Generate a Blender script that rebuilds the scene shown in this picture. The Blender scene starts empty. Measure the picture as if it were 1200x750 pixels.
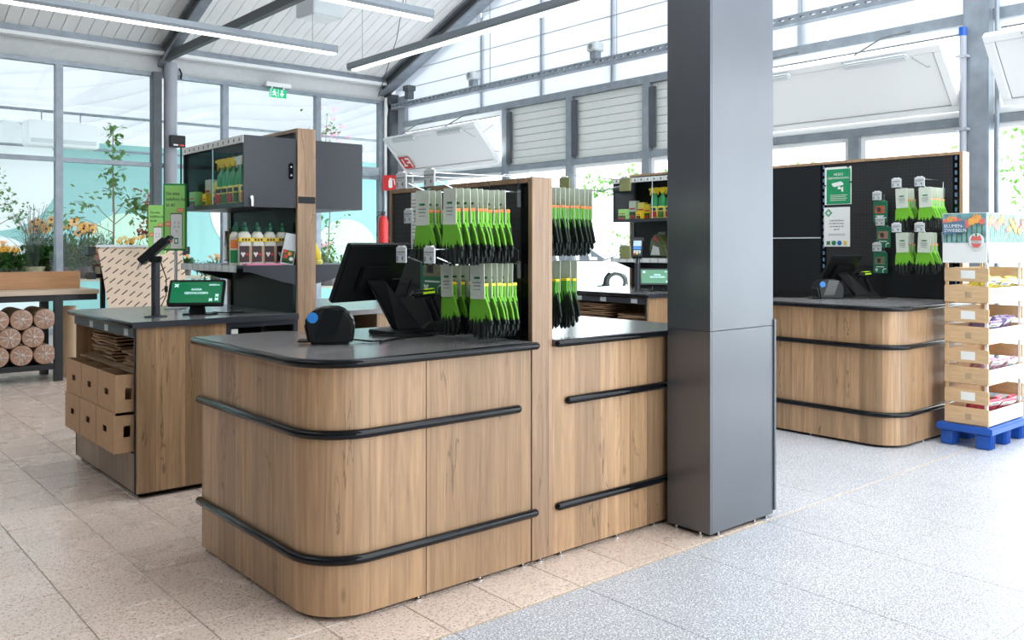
import bpy, bmesh, math, random
from mathutils import Vector, Matrix
random.seed(7)
PI = math.pi
scene = bpy.context.scene
C = scene.collection

# ------------------------------------------------------------------ camera
HEAD = math.atan2(1203.0, 1029.0)          # heading of the view, measured from +X towards +Y
cam_d = bpy.data.cameras.new('camera')
cam = bpy.data.objects.new('camera', cam_d); C.objects.link(cam)
cam.location = (0, 0, 1.35)
cam.rotation_euler = (PI/2, 0, HEAD - PI/2)
cam_d.sensor_width = 36.0
cam_d.lens = 36.0*1029.0/1200.0
cam_d.shift_y = -87.0/1200.0
cam_d.clip_end = 300
scene.camera = cam

# ------------------------------------------------------------------ sky, sun, exposure
world = bpy.data.worlds.new('sky'); scene.world = world
world.use_nodes = True
wn = world.node_tree.nodes
wn['Background'].inputs['Color'].default_value = (0.90, 0.96, 1.0, 1)
wn['Background'].inputs['Strength'].default_value = 1.6
sun_d = bpy.data.lights.new('sun', 'SUN')
sun_d.energy = 5.0; sun_d.angle = math.radians(6); sun_d.color = (1.0, 0.96, 0.9)
sun = bpy.data.objects.new('sun', sun_d); C.objects.link(sun)
sun.rotation_euler = Vector((-0.62, -0.38, -0.75)).to_track_quat('-Z', 'Y').to_euler()
vs = scene.view_settings
vs.view_transform = 'Standard'; vs.look = 'None'; vs.gamma = 1.0; vs.use_curve_mapping = False
vs.exposure = 1.7

# ------------------------------------------------------------------ mesh helpers
class MB:
    """collects boxes, tubes, lathes and prisms into one mesh"""
    def __init__(s): s.v = []; s.f = []
    def add(s, vs_, fs):
        n = len(s.v); s.v += [tuple(p) for p in vs_]; s.f += [tuple(i+n for i in q) for q in fs]; return s
    def box(s, x0, x1, y0, y1, z0, z1, M=None):
        p = [Vector(q) for q in ((x0,y0,z0),(x1,y0,z0),(x1,y1,z0),(x0,y1,z0),(x0,y0,z1),(x1,y0,z1),(x1,y1,z1),(x0,y1,z1))]
        if M: p = [M @ q for q in p]
        return s.add(p, [(0,3,2,1),(4,5,6,7),(0,1,5,4),(1,2,6,5),(2,3,7,6),(3,0,4,7)])
    def prism(s, poly, h0, h1, axis='z', M=None):
        # poly: 2d points. axis z: (x,y); y: (x,z) ; x: (y,z)
        def P(a, b, h): return {'z':(a,b,h), 'y':(a,h,b), 'x':(h,a,b)}[axis]
        n = len(poly)
        p = [Vector(P(a,b,h0)) for a,b in poly] + [Vector(P(a,b,h1)) for a,b in poly]
        if M: p = [M @ q for q in p]
        fs = [tuple(range(n))[::-1], tuple(range(n,2*n))] + [(i,(i+1)%n,n+(i+1)%n,n+i) for i in range(n)]
        return s.add(p, fs)
    def tube(s, path, r, n=10, cap=True, round_end=False):
        P = [Vector(p) for p in path]
        R = [r]*len(P) if not isinstance(r,(list,tuple)) else list(r)
        if round_end:
            d0 = (P[0]-P[1]).normalized(); d1 = (P[-1]-P[-2]).normalized()
            P = [P[0]+d0*R[0]*.85, P[0]+d0*R[0]*.5] + P + [P[-1]+d1*R[-1]*.5, P[-1]+d1*R[-1]*.85]
            R = [R[0]*.35, R[0]*.82] + R + [R[-1]*.82, R[-1]*.35]
        rings = []; up = Vector((0,0,1))
        for i,p in enumerate(P):
            t = (P[min(i+1,len(P)-1)]-P[max(i-1,0)])
            t = t.normalized() if t.length > 1e-9 else Vector((0,0,1))
            a = t.cross(up)
            if a.length < .05: a = t.cross(Vector((1,0,0)))
            a.normalize(); b = a.cross(t).normalized()
            rings.append([p + (a*math.cos(2*PI*k/n)+b*math.sin(2*PI*k/n))*R[i] for k in range(n)])
        vv = [q for g in rings for q in g]; ff = []
        for i in range(len(P)-1):
            for k in range(n): ff.append((i*n+k, i*n+(k+1)%n, (i+1)*n+(k+1)%n, (i+1)*n+k))
        if cap: ff.append(tuple(range(n))); ff.append(tuple(range((len(P)-1)*n, len(P)*n))[::-1])
        return s.add(vv, ff)
    def cyl(s, p0, p1, r, n=14): return s.tube([p0,p1], r, n)
    def lathe(s, prof, c=(0,0,0), n=16, sx=1, sy=1, M=None):
        vv = []; ff = []
        for r,z in prof:
            for k in range(n): vv.append(Vector((c[0]+sx*r*math.cos(2*PI*k/n), c[1]+sy*r*math.sin(2*PI*k/n), c[2]+z)))
        if M: vv = [M @ q for q in vv]
        for i in range(len(prof)-1):
            for k in range(n): ff.append((i*n+k, i*n+(k+1)%n, (i+1)*n+(k+1)%n, (i+1)*n+k))
        ff.append(tuple(range(n))[::-1]); ff.append(tuple(range((len(prof)-1)*n, len(prof)*n)))
        return s.add(vv, ff)
    def build(s, name, mat, parent=None, smooth=False, bevel=0, seg=2, loc=None):
        me = bpy.data.meshes.new(name); me.from_pydata(s.v, [], s.f)
        bm = bmesh.new(); bm.from_mesh(me)
        bmesh.ops.recalc_face_normals(bm, faces=bm.faces)
        if bevel:
            es = [e for e in bm.edges if len(e.link_faces) == 2 and e.calc_face_angle(0) > .5]
            bmesh.ops.bevel(bm, geom=es, offset=bevel, segments=seg, affect='EDGES', clamp_overlap=True)
        bm.to_mesh(me); bm.free()
        if smooth:
            me.polygons.foreach_set('use_smooth', [True]*len(me.polygons))
            me.set_sharp_from_angle(angle=math.radians(40))
        o = bpy.data.objects.new(name, me); C.objects.link(o)
        if mat: me.materials.append(M_[mat] if isinstance(mat, str) else mat)
        if parent: o.parent = parent
        if loc: o.location = loc
        return o

def box(name, mat, d, parent=None, bevel=0, loc=None): return MB().box(*d).build(name, mat, parent, bevel=bevel, loc=loc)
def tag(o, label=None, cat=None, group=None, kind=None):
    if label: o['label'] = label
    if cat: o['category'] = cat
    if group: o['group'] = group
    if kind: o['kind'] = kind
    return o
def empty(name, loc=(0,0,0), rz=0, label=None, cat=None, group=None, kind=None):
    o = bpy.data.objects.new(name, None); C.objects.link(o); o.location = loc; o.rotation_euler = (0,0,rz)
    o.empty_display_size = .1
    return tag(o, label, cat, group, kind)
def copy_tree(o, loc=None, rz=None, parent=None, label=None, group=None):
    c = o.copy(); C.objects.link(c); c.parent = parent
    if loc is not None: c.location = loc
    if rz is not None: c.rotation_euler = (0,0,rz)
    if label: c['label'] = label
    if group: c['group'] = group
    for ch in list(o.children): copy_tree(ch, parent=c)
    return c
def text(name, body, size, x, z, y, mat, parent, align='LEFT', ext=.0006, sx=1.0):
    """lettering that faces -Y, its baseline starting at (x, z) on depth y"""
    cu = bpy.data.curves.new(name, 'FONT'); cu.body = body; cu.size = size; cu.extrude = ext; cu.align_x = align; cu.resolution_u = 2
    t = bpy.data.objects.new(name, cu); C.objects.link(t)
    dg = bpy.context.evaluated_depsgraph_get()
    me = bpy.data.meshes.new_from_object(t.evaluated_get(dg))
    bpy.data.objects.remove(t); bpy.data.curves.remove(cu)
    for v in me.vertices:
        a = v.co.copy(); v.co = (a.x*sx + x, y - a.z, a.y + z)
    me.name = name; me.materials.clear(); me.materials.append(M_[mat])
    o = bpy.data.objects.new(name, me); C.objects.link(o); o.parent = parent
    return o
def arc(cx, cy, r, a0, a1, n=10): return [(cx+r*math.cos(a0+(a1-a0)*i/n), cy+r*math.sin(a0+(a1-a0)*i/n)) for i in range(n+1)]
def rrect(x0, x1, y0, y1, r, n=4):
    return (arc(x1-r,y1-r,r,0,PI/2,n)+arc(x0+r,y1-r,r,PI/2,PI,n)+arc(x0+r,y0+r,r,PI,1.5*PI,n)+arc(x1-r,y0+r,r,1.5*PI,2*PI,n))
def disc_poly(cx, cz, r, n=20, sx=1): return [(cx+sx*r*math.cos(2*PI*k/n), cz+r*math.sin(2*PI*k/n)) for k in range(n)]

# ------------------------------------------------------------------ materials
M_ = {}
def mat(name, col, rough=.5, metal=0, spec=.5, emit=None, est=0, var=0.0, vscale=20, bump=0, bscale=60, coat=0, coord='Object', stretch=(1,1,1), rnd=0.0):
    m = bpy.data.materials.new(name); m.use_nodes = True; nt = m.node_tree; b = nt.nodes['Principled BSDF']
    b.inputs['Base Color'].default_value = (*col, 1); b.inputs['Roughness'].default_value = rough; b.inputs['Metallic'].default_value = metal
    b.inputs['Specular IOR Level'].default_value = spec; b.inputs['Coat Weight'].default_value = coat
    if emit: b.inputs['Emission Color'].default_value = (*emit,1); b.inputs['Emission Strength'].default_value = est
    if var or bump or rnd:
        tc = nt.nodes.new('ShaderNodeTexCoord'); mp = nt.nodes.new('ShaderNodeMapping'); mp.inputs['Scale'].default_value = stretch
        nt.links.new(tc.outputs[coord], mp.inputs['Vector'])
        ns = nt.nodes.new('ShaderNodeTexNoise'); ns.inputs['Scale'].default_value = vscale; ns.inputs['Detail'].default_value = 6
        nt.links.new(mp.outputs[0], ns.inputs['Vector'])
        if var or rnd:
            hs = nt.nodes.new('ShaderNodeHueSaturation'); hs.inputs['Color'].default_value = (*col,1)
            mr = nt.nodes.new('ShaderNodeMapRange'); mr.inputs['From Min'].default_value = .25; mr.inputs['From Max'].default_value = .75
            mr.inputs['To Min'].default_value = 1-var; mr.inputs['To Max'].default_value = 1+var
            nt.links.new(ns.outputs['Fac'], mr.inputs['Value'])
            if rnd:
                oi = nt.nodes.new('ShaderNodeObjectInfo'); m2 = nt.nodes.new('ShaderNodeMapRange')
                m2.inputs['To Min'].default_value = 1-rnd; m2.inputs['To Max'].default_value = 1+rnd
                nt.links.new(oi.outputs['Random'], m2.inputs['Value'])
                mu = nt.nodes.new('ShaderNodeMath'); mu.operation = 'MULTIPLY'
                nt.links.new(mr.outputs[0], mu.inputs[0]); nt.links.new(m2.outputs[0], mu.inputs[1]); nt.links.new(mu.outputs[0], hs.inputs['Value'])
            else: nt.links.new(mr.outputs[0], hs.inputs['Value'])
            nt.links.new(hs.outputs[0], b.inputs['Base Color'])
        if bump:
            nb = nt.nodes.new('ShaderNodeTexNoise'); nb.inputs['Scale'].default_value = bscale; nb.inputs['Detail'].default_value = 4
            nt.links.new(mp.outputs[0], nb.inputs['Vector'])
            bp = nt.nodes.new('ShaderNodeBump'); bp.inputs['Strength'].default_value = bump; bp.inputs['Distance'].default_value = .01
            nt.links.new(nb.outputs['Fac'], bp.inputs['Height']); nt.links.new(bp.outputs[0], b.inputs['Normal'])
    M_[name] = m
    return m

def N(nt, t, **kw):
    n = nt.nodes.new(t)
    for k,v in kw.items():
        if hasattr(n, k) and k not in ('inputs',): setattr(n, k, v)
    return n
def math_n(nt, op, a, b=None):
    n = nt.nodes.new('ShaderNodeMath'); n.operation = op
    for i,x in enumerate((a,b)):
        if x is None: continue
        if isinstance(x,(int,float)): n.inputs[i].default_value = x
        else: nt.links.new(x, n.inputs[i])
    return n.outputs[0]
def ramp(nt, fac, stops):
    r = nt.nodes.new('ShaderNodeValToRGB'); e = r.color_ramp.elements
    while len(e) < len(stops): e.new(.5)
    for i,(p,c) in enumerate(stops): e[i].position = p; e[i].color = (*c,1) if len(c)==3 else c
    nt.links.new(fac, r.inputs[0]); return r.outputs[0]
def mix(nt, fac, a, b, mode='MIX'):
    n = nt.nodes.new('ShaderNodeMix'); n.data_type = 'RGBA'; n.blend_type = mode
    for i,x in ((0,fac),(6,a),(7,b)):
        if isinstance(x,(int,float)): n.inputs[i].default_value = x
        elif isinstance(x,tuple): n.inputs[i].default_value = (*x,1)
        else: nt.links.new(x, n.inputs[i])
    return n.outputs[2]

def oak(name, base=(.36,.21,.115), plank=.17, rough=.3, horizontal=False):
    """oak laminate: upright decor planks with grain, dark cracks and a few knots (world space, so neighbours run on)"""
    m = bpy.data.materials.new(name); m.use_nodes = True; nt = m.node_tree; b = nt.nodes['Principled BSDF']
    g = nt.nodes.new('ShaderNodeNewGeometry'); sp = nt.nodes.new('ShaderNodeSeparateXYZ'); nt.links.new(g.outputs['Position'], sp.inputs[0])
    u = math_n(nt,'ADD', math_n(nt,'MULTIPLY', sp.outputs[0], 1.0), math_n(nt,'MULTIPLY', sp.outputs[1], -.93)); v = sp.outputs[2]
    if horizontal: u, v = v, u
    pid = math_n(nt,'FLOOR', math_n(nt,'DIVIDE', u, plank))
    wn_ = nt.nodes.new('ShaderNodeTexWhiteNoise'); wn_.noise_dimensions = '1D'; nt.links.new(pid, wn_.inputs['W'])
    cm = nt.nodes.new('ShaderNodeCombineXYZ')
    nt.links.new(math_n(nt,'MULTIPLY',u,38), cm.inputs[0]); nt.links.new(math_n(nt,'MULTIPLY',v,1.5), cm.inputs[1]); nt.links.new(math_n(nt,'MULTIPLY',pid,7.3), cm.inputs[2])
    gr = nt.nodes.new('ShaderNodeTexNoise'); gr.inputs['Scale'].default_value = 1; gr.inputs['Detail'].default_value = 8; gr.inputs['Roughness'].default_value = .65; gr.inputs['Distortion'].default_value = .6
    nt.links.new(cm.outputs[0], gr.inputs['Vector'])
    cm2 = nt.nodes.new('ShaderNodeCombineXYZ')
    nt.links.new(math_n(nt,'MULTIPLY',u,9), cm2.inputs[0]); nt.links.new(math_n(nt,'MULTIPLY',v,.9), cm2.inputs[1]); nt.links.new(math_n(nt,'MULTIPLY',pid,3.1), cm2.inputs[2])
    ck = nt.nodes.new('ShaderNodeTexNoise'); ck.inputs['Scale'].default_value = 1.6; ck.inputs['Detail'].default_value = 5; ck.inputs['Distortion'].default_value = .35
    nt.links.new(cm2.outputs[0], ck.inputs['Vector'])
    vo = nt.nodes.new('ShaderNodeTexVoronoi'); vo.inputs['Scale'].default_value = 1
    cm3 = nt.nodes.new('ShaderNodeCombineXYZ')
    nt.links.new(math_n(nt,'MULTIPLY',u,6), cm3.inputs[0]); nt.links.new(math_n(nt,'MULTIPLY',v,2.6), cm3.inputs[1]); nt.links.new(cm3.outputs[0], vo.inputs['Vector'])
    col = ramp(nt, gr.outputs['Fac'], [(.25, tuple(c*.62 for c in base)), (.5, base), (.75, tuple(min(1,c*1.34) for c in base))])
    br = nt.nodes.new('ShaderNodeHueSaturation'); nt.links.new(col, br.inputs['Color'])
    mr = nt.nodes.new('ShaderNodeMapRange'); mr.inputs['To Min'].default_value = .74; mr.inputs['To Max'].default_value = 1.20; nt.links.new(wn_.outputs['Value'], mr.inputs['Value']); nt.links.new(mr.outputs[0], br.inputs['Value'])
    crack = ramp(nt, ck.outputs['Fac'], [(.488,(0,0,0)),(.5,(1,1,1)),(.512,(0,0,0))])
    cm4 = nt.nodes.new('ShaderNodeCombineXYZ')
    nt.links.new(math_n(nt,'MULTIPLY',u,5.5), cm4.inputs[0]); nt.links.new(math_n(nt,'MULTIPLY',v,.55), cm4.inputs[1]); nt.links.new(math_n(nt,'MULTIPLY',pid,5.7), cm4.inputs[2])
    lo = nt.nodes.new('ShaderNodeTexNoise'); lo.inputs['Scale'].default_value = 1; lo.inputs['Detail'].default_value = 2.5; nt.links.new(cm4.outputs[0], lo.inputs['Vector'])
    ring = math_n(nt,'SINE', math_n(nt,'MULTIPLY', lo.outputs['Fac'], 95))
    ring = math_n(nt,'POWER', math_n(nt,'ADD', math_n(nt,'MULTIPLY', ring, .5), .5), 2.0)
    msk = ramp(nt, lo.outputs['Fac'], [(.52,(0,0,0)),(.60,(1,1,1))])
    hs2 = mix(nt, math_n(nt,'MULTIPLY', ring, .20), br.outputs[0], tuple(c*.55 for c in base))
    c2 = mix(nt, math_n(nt,'MULTIPLY', math_n(nt,'MULTIPLY',crack,msk), .7), hs2, tuple(c*.20 for c in base))
    knot = ramp(nt, vo.outputs['Distance'], [(.0,(1,1,1)),(.10,(0,0,0))])
    kr = nt.nodes.new('ShaderNodeSeparateColor'); nt.links.new(vo.outputs['Color'], kr.inputs[0])
    c3 = mix(nt, math_n(nt,'MULTIPLY', math_n(nt,'MULTIPLY',knot,.65), math_n(nt,'GREATER_THAN', kr.outputs[0], .72)), c2, tuple(c*.3 for c in base))
    fr = math_n(nt,'FRACT', math_n(nt,'DIVIDE', u, plank))
    edge = math_n(nt,'LESS_THAN', math_n(nt,'ABSOLUTE', math_n(nt,'SUBTRACT', fr, .5)), .492)
    c4 = mix(nt, math_n(nt,'SUBTRACT', .45, math_n(nt,'MULTIPLY', edge, .45)), c3, tuple(c*.35 for c in base))
    nt.links.new(c4, b.inputs['Base Color'])
    b.inputs['Roughness'].default_value = rough
    bp = nt.nodes.new('ShaderNodeBump'); bp.inputs['Strength'].default_value = .12; bp.inputs['Distance'].default_value = .004
    nt.links.new(gr.outputs['Fac'], bp.inputs['Height']); nt.links.new(bp.outputs[0], b.inputs['Normal'])
    M_[name] = m

def terrazzo(name, base, specks, scale=95, rough=.3, rnd=.06, patch=.05):
    m = bpy.data.materials.new(name); m.use_nodes = True; nt = m.node_tree; b = nt.nodes['Principled BSDF']
    g = nt.nodes.new('ShaderNodeNewGeometry')
    col = None
    oi = nt.nodes.new('ShaderNodeObjectInfo')
    hs = nt.nodes.new('ShaderNodeHueSaturation'); hs.inputs['Color'].default_value = (*base,1)
    n1 = nt.nodes.new('ShaderNodeTexNoise'); n1.inputs['Scale'].default_value = 2.2; n1.inputs['Detail'].default_value = 5; nt.links.new(g.outputs['Position'], n1.inputs['Vector'])
    a = nt.nodes.new('ShaderNodeMapRange'); a.inputs['To Min'].default_value = 1-rnd; a.inputs['To Max'].default_value = 1+rnd; nt.links.new(oi.outputs['Random'], a.inputs['Value'])
    a2 = nt.nodes.new('ShaderNodeMapRange'); a2.inputs['From Min'].default_value=.3; a2.inputs['From Max'].default_value=.7; a2.inputs['To Min'].default_value = 1-patch; a2.inputs['To Max'].default_value = 1+patch; nt.links.new(n1.outputs['Fac'], a2.inputs['Value'])
    nt.links.new(math_n(nt,'MULTIPLY',a.outputs[0],a2.outputs[0]), hs.inputs['Value']); col = hs.outputs[0]
    for i,(c,sc,lo,hi,f) in enumerate(specks):
        ns = nt.nodes.new('ShaderNodeTexNoise'); ns.inputs['Scale'].default_value = scale*sc; ns.inputs['Detail'].default_value = 2
        mp = nt.nodes.new('ShaderNodeMapping'); mp.inputs['Location'].default_value = (i*13.7,i*5.1,i*2.3); nt.links.new(g.outputs['Position'], mp.inputs[0]); nt.links.new(mp.outputs[0], ns.inputs['Vector'])
        k = ramp(nt, ns.outputs['Fac'], [(lo,(0,0,0)),(hi,(1,1,1))])
        col = mix(nt, math_n(nt,'MULTIPLY',k,f), col, c)
    nt.links.new(col, b.inputs['Base Color'])
    n2 = nt.nodes.new('ShaderNodeTexNoise'); n2.inputs['Scale'].default_value = 3.5; n2.inputs['Detail'].default_value = 6; nt.links.new(g.outputs['Position'], n2.inputs['Vector'])
    rr = nt.nodes.new('ShaderNodeMapRange'); rr.inputs['To Min'].default_value = rough-.1; rr.inputs['To Max'].default_value = rough+.14; nt.links.new(n2.outputs['Fac'], rr.inputs['Value']); nt.links.new(rr.outputs[0], b.inputs['Roughness'])
    M_[name] = m

def glass(name, tint=(.97,1,1), refl=.06, graze=.6):
    m = bpy.data.materials.new(name); m.use_nodes = True; nt = m.node_tree; nt.nodes.remove(nt.nodes['Principled BSDF'])
    t = nt.nodes.new('ShaderNodeBsdfTransparent'); t.inputs[0].default_value = (*tint,1)
    g = nt.nodes.new('ShaderNodeBsdfGlossy'); g.inputs['Roughness'].default_value = .02
    lw = nt.nodes.new('ShaderNodeLayerWeight'); lw.inputs[0].default_value = .5
    fr = math_n(nt,'MULTIPLY', math_n(nt,'POWER', lw.outputs['Facing'], 4.0), graze)
    mx = nt.nodes.new('ShaderNodeMixShader'); nt.links.new(math_n(nt,'ADD',fr,refl*.5), mx.inputs[0]); nt.links.new(t.outputs[0], mx.inputs[1]); nt.links.new(g.outputs[0], mx.inputs[2])
    nt.links.new(mx.outputs[0], nt.nodes['Material Output'].inputs[0]); M_[name] = m
def cloth(name, col, trans=.6, see=0.0, var=0.0, vscale=4):
    m = bpy.data.materials.new(name); m.use_nodes = True; nt = m.node_tree; nt.nodes.remove(nt.nodes['Principled BSDF'])
    d = nt.nodes.new('ShaderNodeBsdfDiffuse'); d.inputs[0].default_value = (*col,1); t = nt.nodes.new('ShaderNodeBsdfTranslucent'); t.inputs[0].default_value = (*col,1)
    if var:
        g = nt.nodes.new('ShaderNodeNewGeometry'); ns = nt.nodes.new('ShaderNodeTexNoise'); ns.inputs['Scale'].default_value = vscale; nt.links.new(g.outputs['Position'], ns.inputs['Vector'])
        c = ramp(nt, ns.outputs['Fac'], [(.3, tuple(x*(1-var) for x in col)), (.7, col)]); nt.links.new(c, d.inputs[0]); nt.links.new(c, t.inputs[0])
    mx = nt.nodes.new('ShaderNodeMixShader'); mx.inputs[0].default_value = trans
    nt.links.new(d.outputs[0], mx.inputs[1]); nt.links.new(t.outputs[0], mx.inputs[2]); out = mx.outputs[0]
    if see:
        tr = nt.nodes.new('ShaderNodeBsdfTransparent'); m2 = nt.nodes.new('ShaderNodeMixShader'); m2.inputs[0].default_value = see
        nt.links.new(out, m2.inputs[1]); nt.links.new(tr.outputs[0], m2.inputs[2]); out = m2.outputs[0]
    nt.links.new(out, nt.nodes['Material Output'].inputs[0]); M_[name] = m

def pegboard_mat(name):
    """black perforated steel: a grid of round holes drawn as dark dots, their shade put into the colour"""
    m = bpy.data.materials.new(name); m.use_nodes = True; nt = m.node_tree; b = nt.nodes['Principled BSDF']
    g = nt.nodes.new('ShaderNodeNewGeometry'); sp = nt.nodes.new('ShaderNodeSeparateXYZ'); nt.links.new(g.outputs['Position'], sp.inputs[0])
    fy = math_n(nt,'SUBTRACT', math_n(nt,'FRACT', math_n(nt,'DIVIDE', sp.outputs[1], .025)), .5)
    fz = math_n(nt,'SUBTRACT', math_n(nt,'FRACT', math_n(nt,'DIVIDE', sp.outputs[2], .025)), .5)
    r = math_n(nt,'SQRT', math_n(nt,'ADD', math_n(nt,'MULTIPLY',fy,fy), math_n(nt,'MULTIPLY',fz,fz)))
    h = ramp(nt, r, [(.17,(1,1,1)),(.22,(0,0,0))])
    nt.links.new(mix(nt, h, (.018,.019,.021), (.002,.002,.003)), b.inputs['Base Color'])
    b.inputs['Roughness'].default_value = .5
    M_[name] = m

def kraft_print(name):
    """kraft paper printed with short dark diagonal strokes"""
    m = bpy.data.materials.new(name); m.use_nodes = True; nt = m.node_tree; b = nt.nodes['Principled BSDF']
    tc = nt.nodes.new('ShaderNodeTexCoord'); sp = nt.nodes.new('ShaderNodeSeparateXYZ'); nt.links.new(tc.outputs['Object'], sp.inputs[0])
    a = math.radians(38)
    u = math_n(nt,'ADD', math_n(nt,'MULTIPLY',sp.outputs[0],math.cos(a)), math_n(nt,'MULTIPLY',sp.outputs[2],math.sin(a)))
    v = math_n(nt,'ADD', math_n(nt,'MULTIPLY',sp.outputs[0],-math.sin(a)), math_n(nt,'MULTIPLY',sp.outputs[2],math.cos(a)))
    row = math_n(nt,'FLOOR', math_n(nt,'DIVIDE', v, .055))
    sh = math_n(nt,'ADD', math_n(nt,'DIVIDE', u, .13), math_n(nt,'MULTIPLY', row, .37))
    du = math_n(nt,'LESS_THAN', math_n(nt,'FRACT', sh), .55)
    dv = math_n(nt,'LESS_THAN', math_n(nt,'FRACT', math_n(nt,'DIVIDE', v, .055)), .2)
    nt.links.new(mix(nt, math_n(nt,'MULTIPLY', du, dv), (.66,.51,.39), (.05,.045,.04)), b.inputs['Base Color'])
    b.inputs['Roughness'].default_value = .75
    M_[name] = m

def glove_mat(name, green):
    """knitted work glove: green back and cuff, dark dipped palm and fingertips (object space)"""
    m = bpy.data.materials.new(name); m.use_nodes = True; nt = m.node_tree; b = nt.nodes['Principled BSDF']
    tc = nt.nodes.new('ShaderNodeTexCoord'); sp = nt.nodes.new('ShaderNodeSeparateXYZ'); nt.links.new(tc.outputs['Object'], sp.inputs[0])
    mp = nt.nodes.new('ShaderNodeMapping'); mp.inputs['Scale'].default_value = (70,12,9); nt.links.new(tc.outputs['Object'], mp.inputs[0])
    ns = nt.nodes.new('ShaderNodeTexNoise'); ns.inputs['Scale'].default_value = 1; nt.links.new(mp.outputs[0], ns.inputs['Vector'])
    z = math_n(nt,'ADD', sp.outputs[2], math_n(nt,'MULTIPLY', ns.outputs['Fac'], .16))
    low = math_n(nt,'LESS_THAN', z, -.142)
    back = math_n(nt,'MULTIPLY', math_n(nt,'GREATER_THAN', sp.outputs[1], .0065), math_n(nt,'LESS_THAN', z, -.055))
    dk = math_n(nt,'MAXIMUM', low, back)
    nt.links.new(mix(nt, dk, green, (.006,.012,.010)), b.inputs['Base Color'])
    b.inputs['Roughness'].default_value = .7
    M_[name] = m

def leafy(name, c0, c1, trans=.35):
    m = bpy.data.materials.new(name); m.use_nodes = True; nt = m.node_tree; b = nt.nodes['Principled BSDF']
    g = nt.nodes.new('ShaderNodeNewGeometry')
    ns = nt.nodes.new('ShaderNodeTexNoise'); ns.inputs['Scale'].default_value = 14; nt.links.new(g.outputs['Position'], ns.inputs['Vector'])
    c = ramp(nt, ns.outputs['Fac'], [(.3,c0),(.7,c1)]); nt.links.new(c, b.inputs['Base Color']); b.inputs['Roughness'].default_value = .5
    t = nt.nodes.new('ShaderNodeBsdfTranslucent'); nt.links.new(c, t.inputs[0])
    mx = nt.nodes.new('ShaderNodeMixShader'); mx.inputs[0].default_value = trans; nt.links.new(b.outputs[0], mx.inputs[1]); nt.links.new(t.outputs[0], mx.inputs[2])
    nt.links.new(mx.outputs[0], nt.nodes['Material Output'].inputs[0]); M_[name] = m

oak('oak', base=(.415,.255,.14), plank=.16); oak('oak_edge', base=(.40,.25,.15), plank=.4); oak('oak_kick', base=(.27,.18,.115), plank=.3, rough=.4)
terrazzo('tile_beige', (.71,.575,.49), [((.34,.13,.08),1.0,.57,.64,.75),((.80,.72,.64),1.3,.56,.66,.6),((.18,.14,.11),1.4,.60,.66,.65)], scale=85, rough=.26, rnd=.05, patch=.04)
terrazzo('tile_grey', (.42,.42,.45), [((.14,.15,.18),1.2,.54,.60,.85),((.86,.87,.90),1.4,.54,.60,.85),((.45,.42,.40),.6,.6,.7,.3)], scale=110, rough=.34, rnd=.03, patch=.05)
mat('grout', (.36,.32,.28), .8, var=.1)
mat('worktop', (.20,.19,.19), .2, spec=.7, var=.25, vscale=7, bump=.05, bscale=90)
mat('black_gloss', (.004,.0045,.006), .13, spec=.28)
mat('black_plastic', (.009,.010,.011), .38, spec=.3, bump=.03, bscale=300)
mat('black_screen', (.008,.01,.012), .12)
mat('plinth', (.01,.01,.01), .8)
pegboard_mat('pegboard')
mat('black_sheet', (.012,.014,.017), .45, spec=.3, var=.1, vscale=5)
mat('anthracite', (.036,.040,.050), .35, spec=.4, var=.08, vscale=4)
mat('clad', (.15,.158,.175), .28, metal=.55, var=.06, vscale=2)
mat('clad_bright', (.10,.12,.14), .3)
mat('galv', (.26,.295,.335), .42, metal=.3, var=.18, vscale=9, coord='Object', bump=.02)
mat('galv_dark', (.085,.097,.11), .5, metal=.3, var=.15, vscale=6)
mat('steel_paint', (.34,.36,.41), .45, var=.05, vscale=5)
mat('rafter_dark', (.06,.066,.072), .5)
mat('white_paint', (.82,.84,.85), .4)
mat('cream_panel', (.66,.69,.67), .45, var=.03)
mat('ceiling_board', (.86,.87,.87), .5, var=.04, vscale=3, rnd=.03)
mat('wall_paint', (.14,.14,.14), .7, var=.04); mat('band_grey', (.55,.57,.57), .5, var=.05)
mat('chrome', (.75,.77,.8), .2, metal=1)
mat('wire', (.70,.73,.77), .22, metal=1)
mat('paper_white', (.80,.82,.80), .6)
mat('paper_grey', (.58,.62,.64), .5)
mat('card_pale', (.62,.68,.58), .6, var=.06, vscale=40)
mat('tag_olive', (.42,.44,.20), .5)
mat('ink', (.03,.035,.04), .6); mat('ink_grey', (.25,.27,.28), .6)
mat('kraft', (.47,.29,.165), .75, var=.08, vscale=25)
mat('kraft_light', (.58,.40,.255), .75, var=.06)
mat('kraft_dark', (.30,.19,.11), .8, var=.12)
kraft_print('kraft_print')
mat('green_dark', (.012,.17,.085), .5, var=.1); mat('green_sign', (.01,.28,.11), .45); mat('green_lime', (.34,.72,.19), .5); mat('green_frame', (.015,.26,.06), .4)
mat('exit_green', (.0,.42,.17), .4, emit=(.0,.55,.22), est=.12); mat('exit_white', (.85,.95,.88), .4, emit=(.8,1,.88), est=.2)
mat('screen_green', (.01,.12,.05), .15, emit=(.01,.14,.06), est=.25); mat('screen_ink', (.6,.8,.85), .3, emit=(.5,.8,.85), est=.35)
mat('orange', (.85,.22,.06), .5); mat('orange_cuff', (.80,.19,.05), .6); mat('yellow', (.88,.62,.02), .4); mat('yellow_pale', (.85,.74,.18), .5)
mat('red', (.62,.03,.03), .4); mat('red_soft', (.70,.16,.15), .5); mat('pink', (.75,.25,.38), .5)
mat('blue', (.01,.09,.42), .42); mat('blue_dot', (.02,.20,.58), .4); mat('blue_slate', (.10,.19,.30), .5)
mat('purple', (.20,.10,.28), .5, var=.5, vscale=30); mat('magenta', (.55,.03,.16), .5, var=.3, vscale=30)
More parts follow.
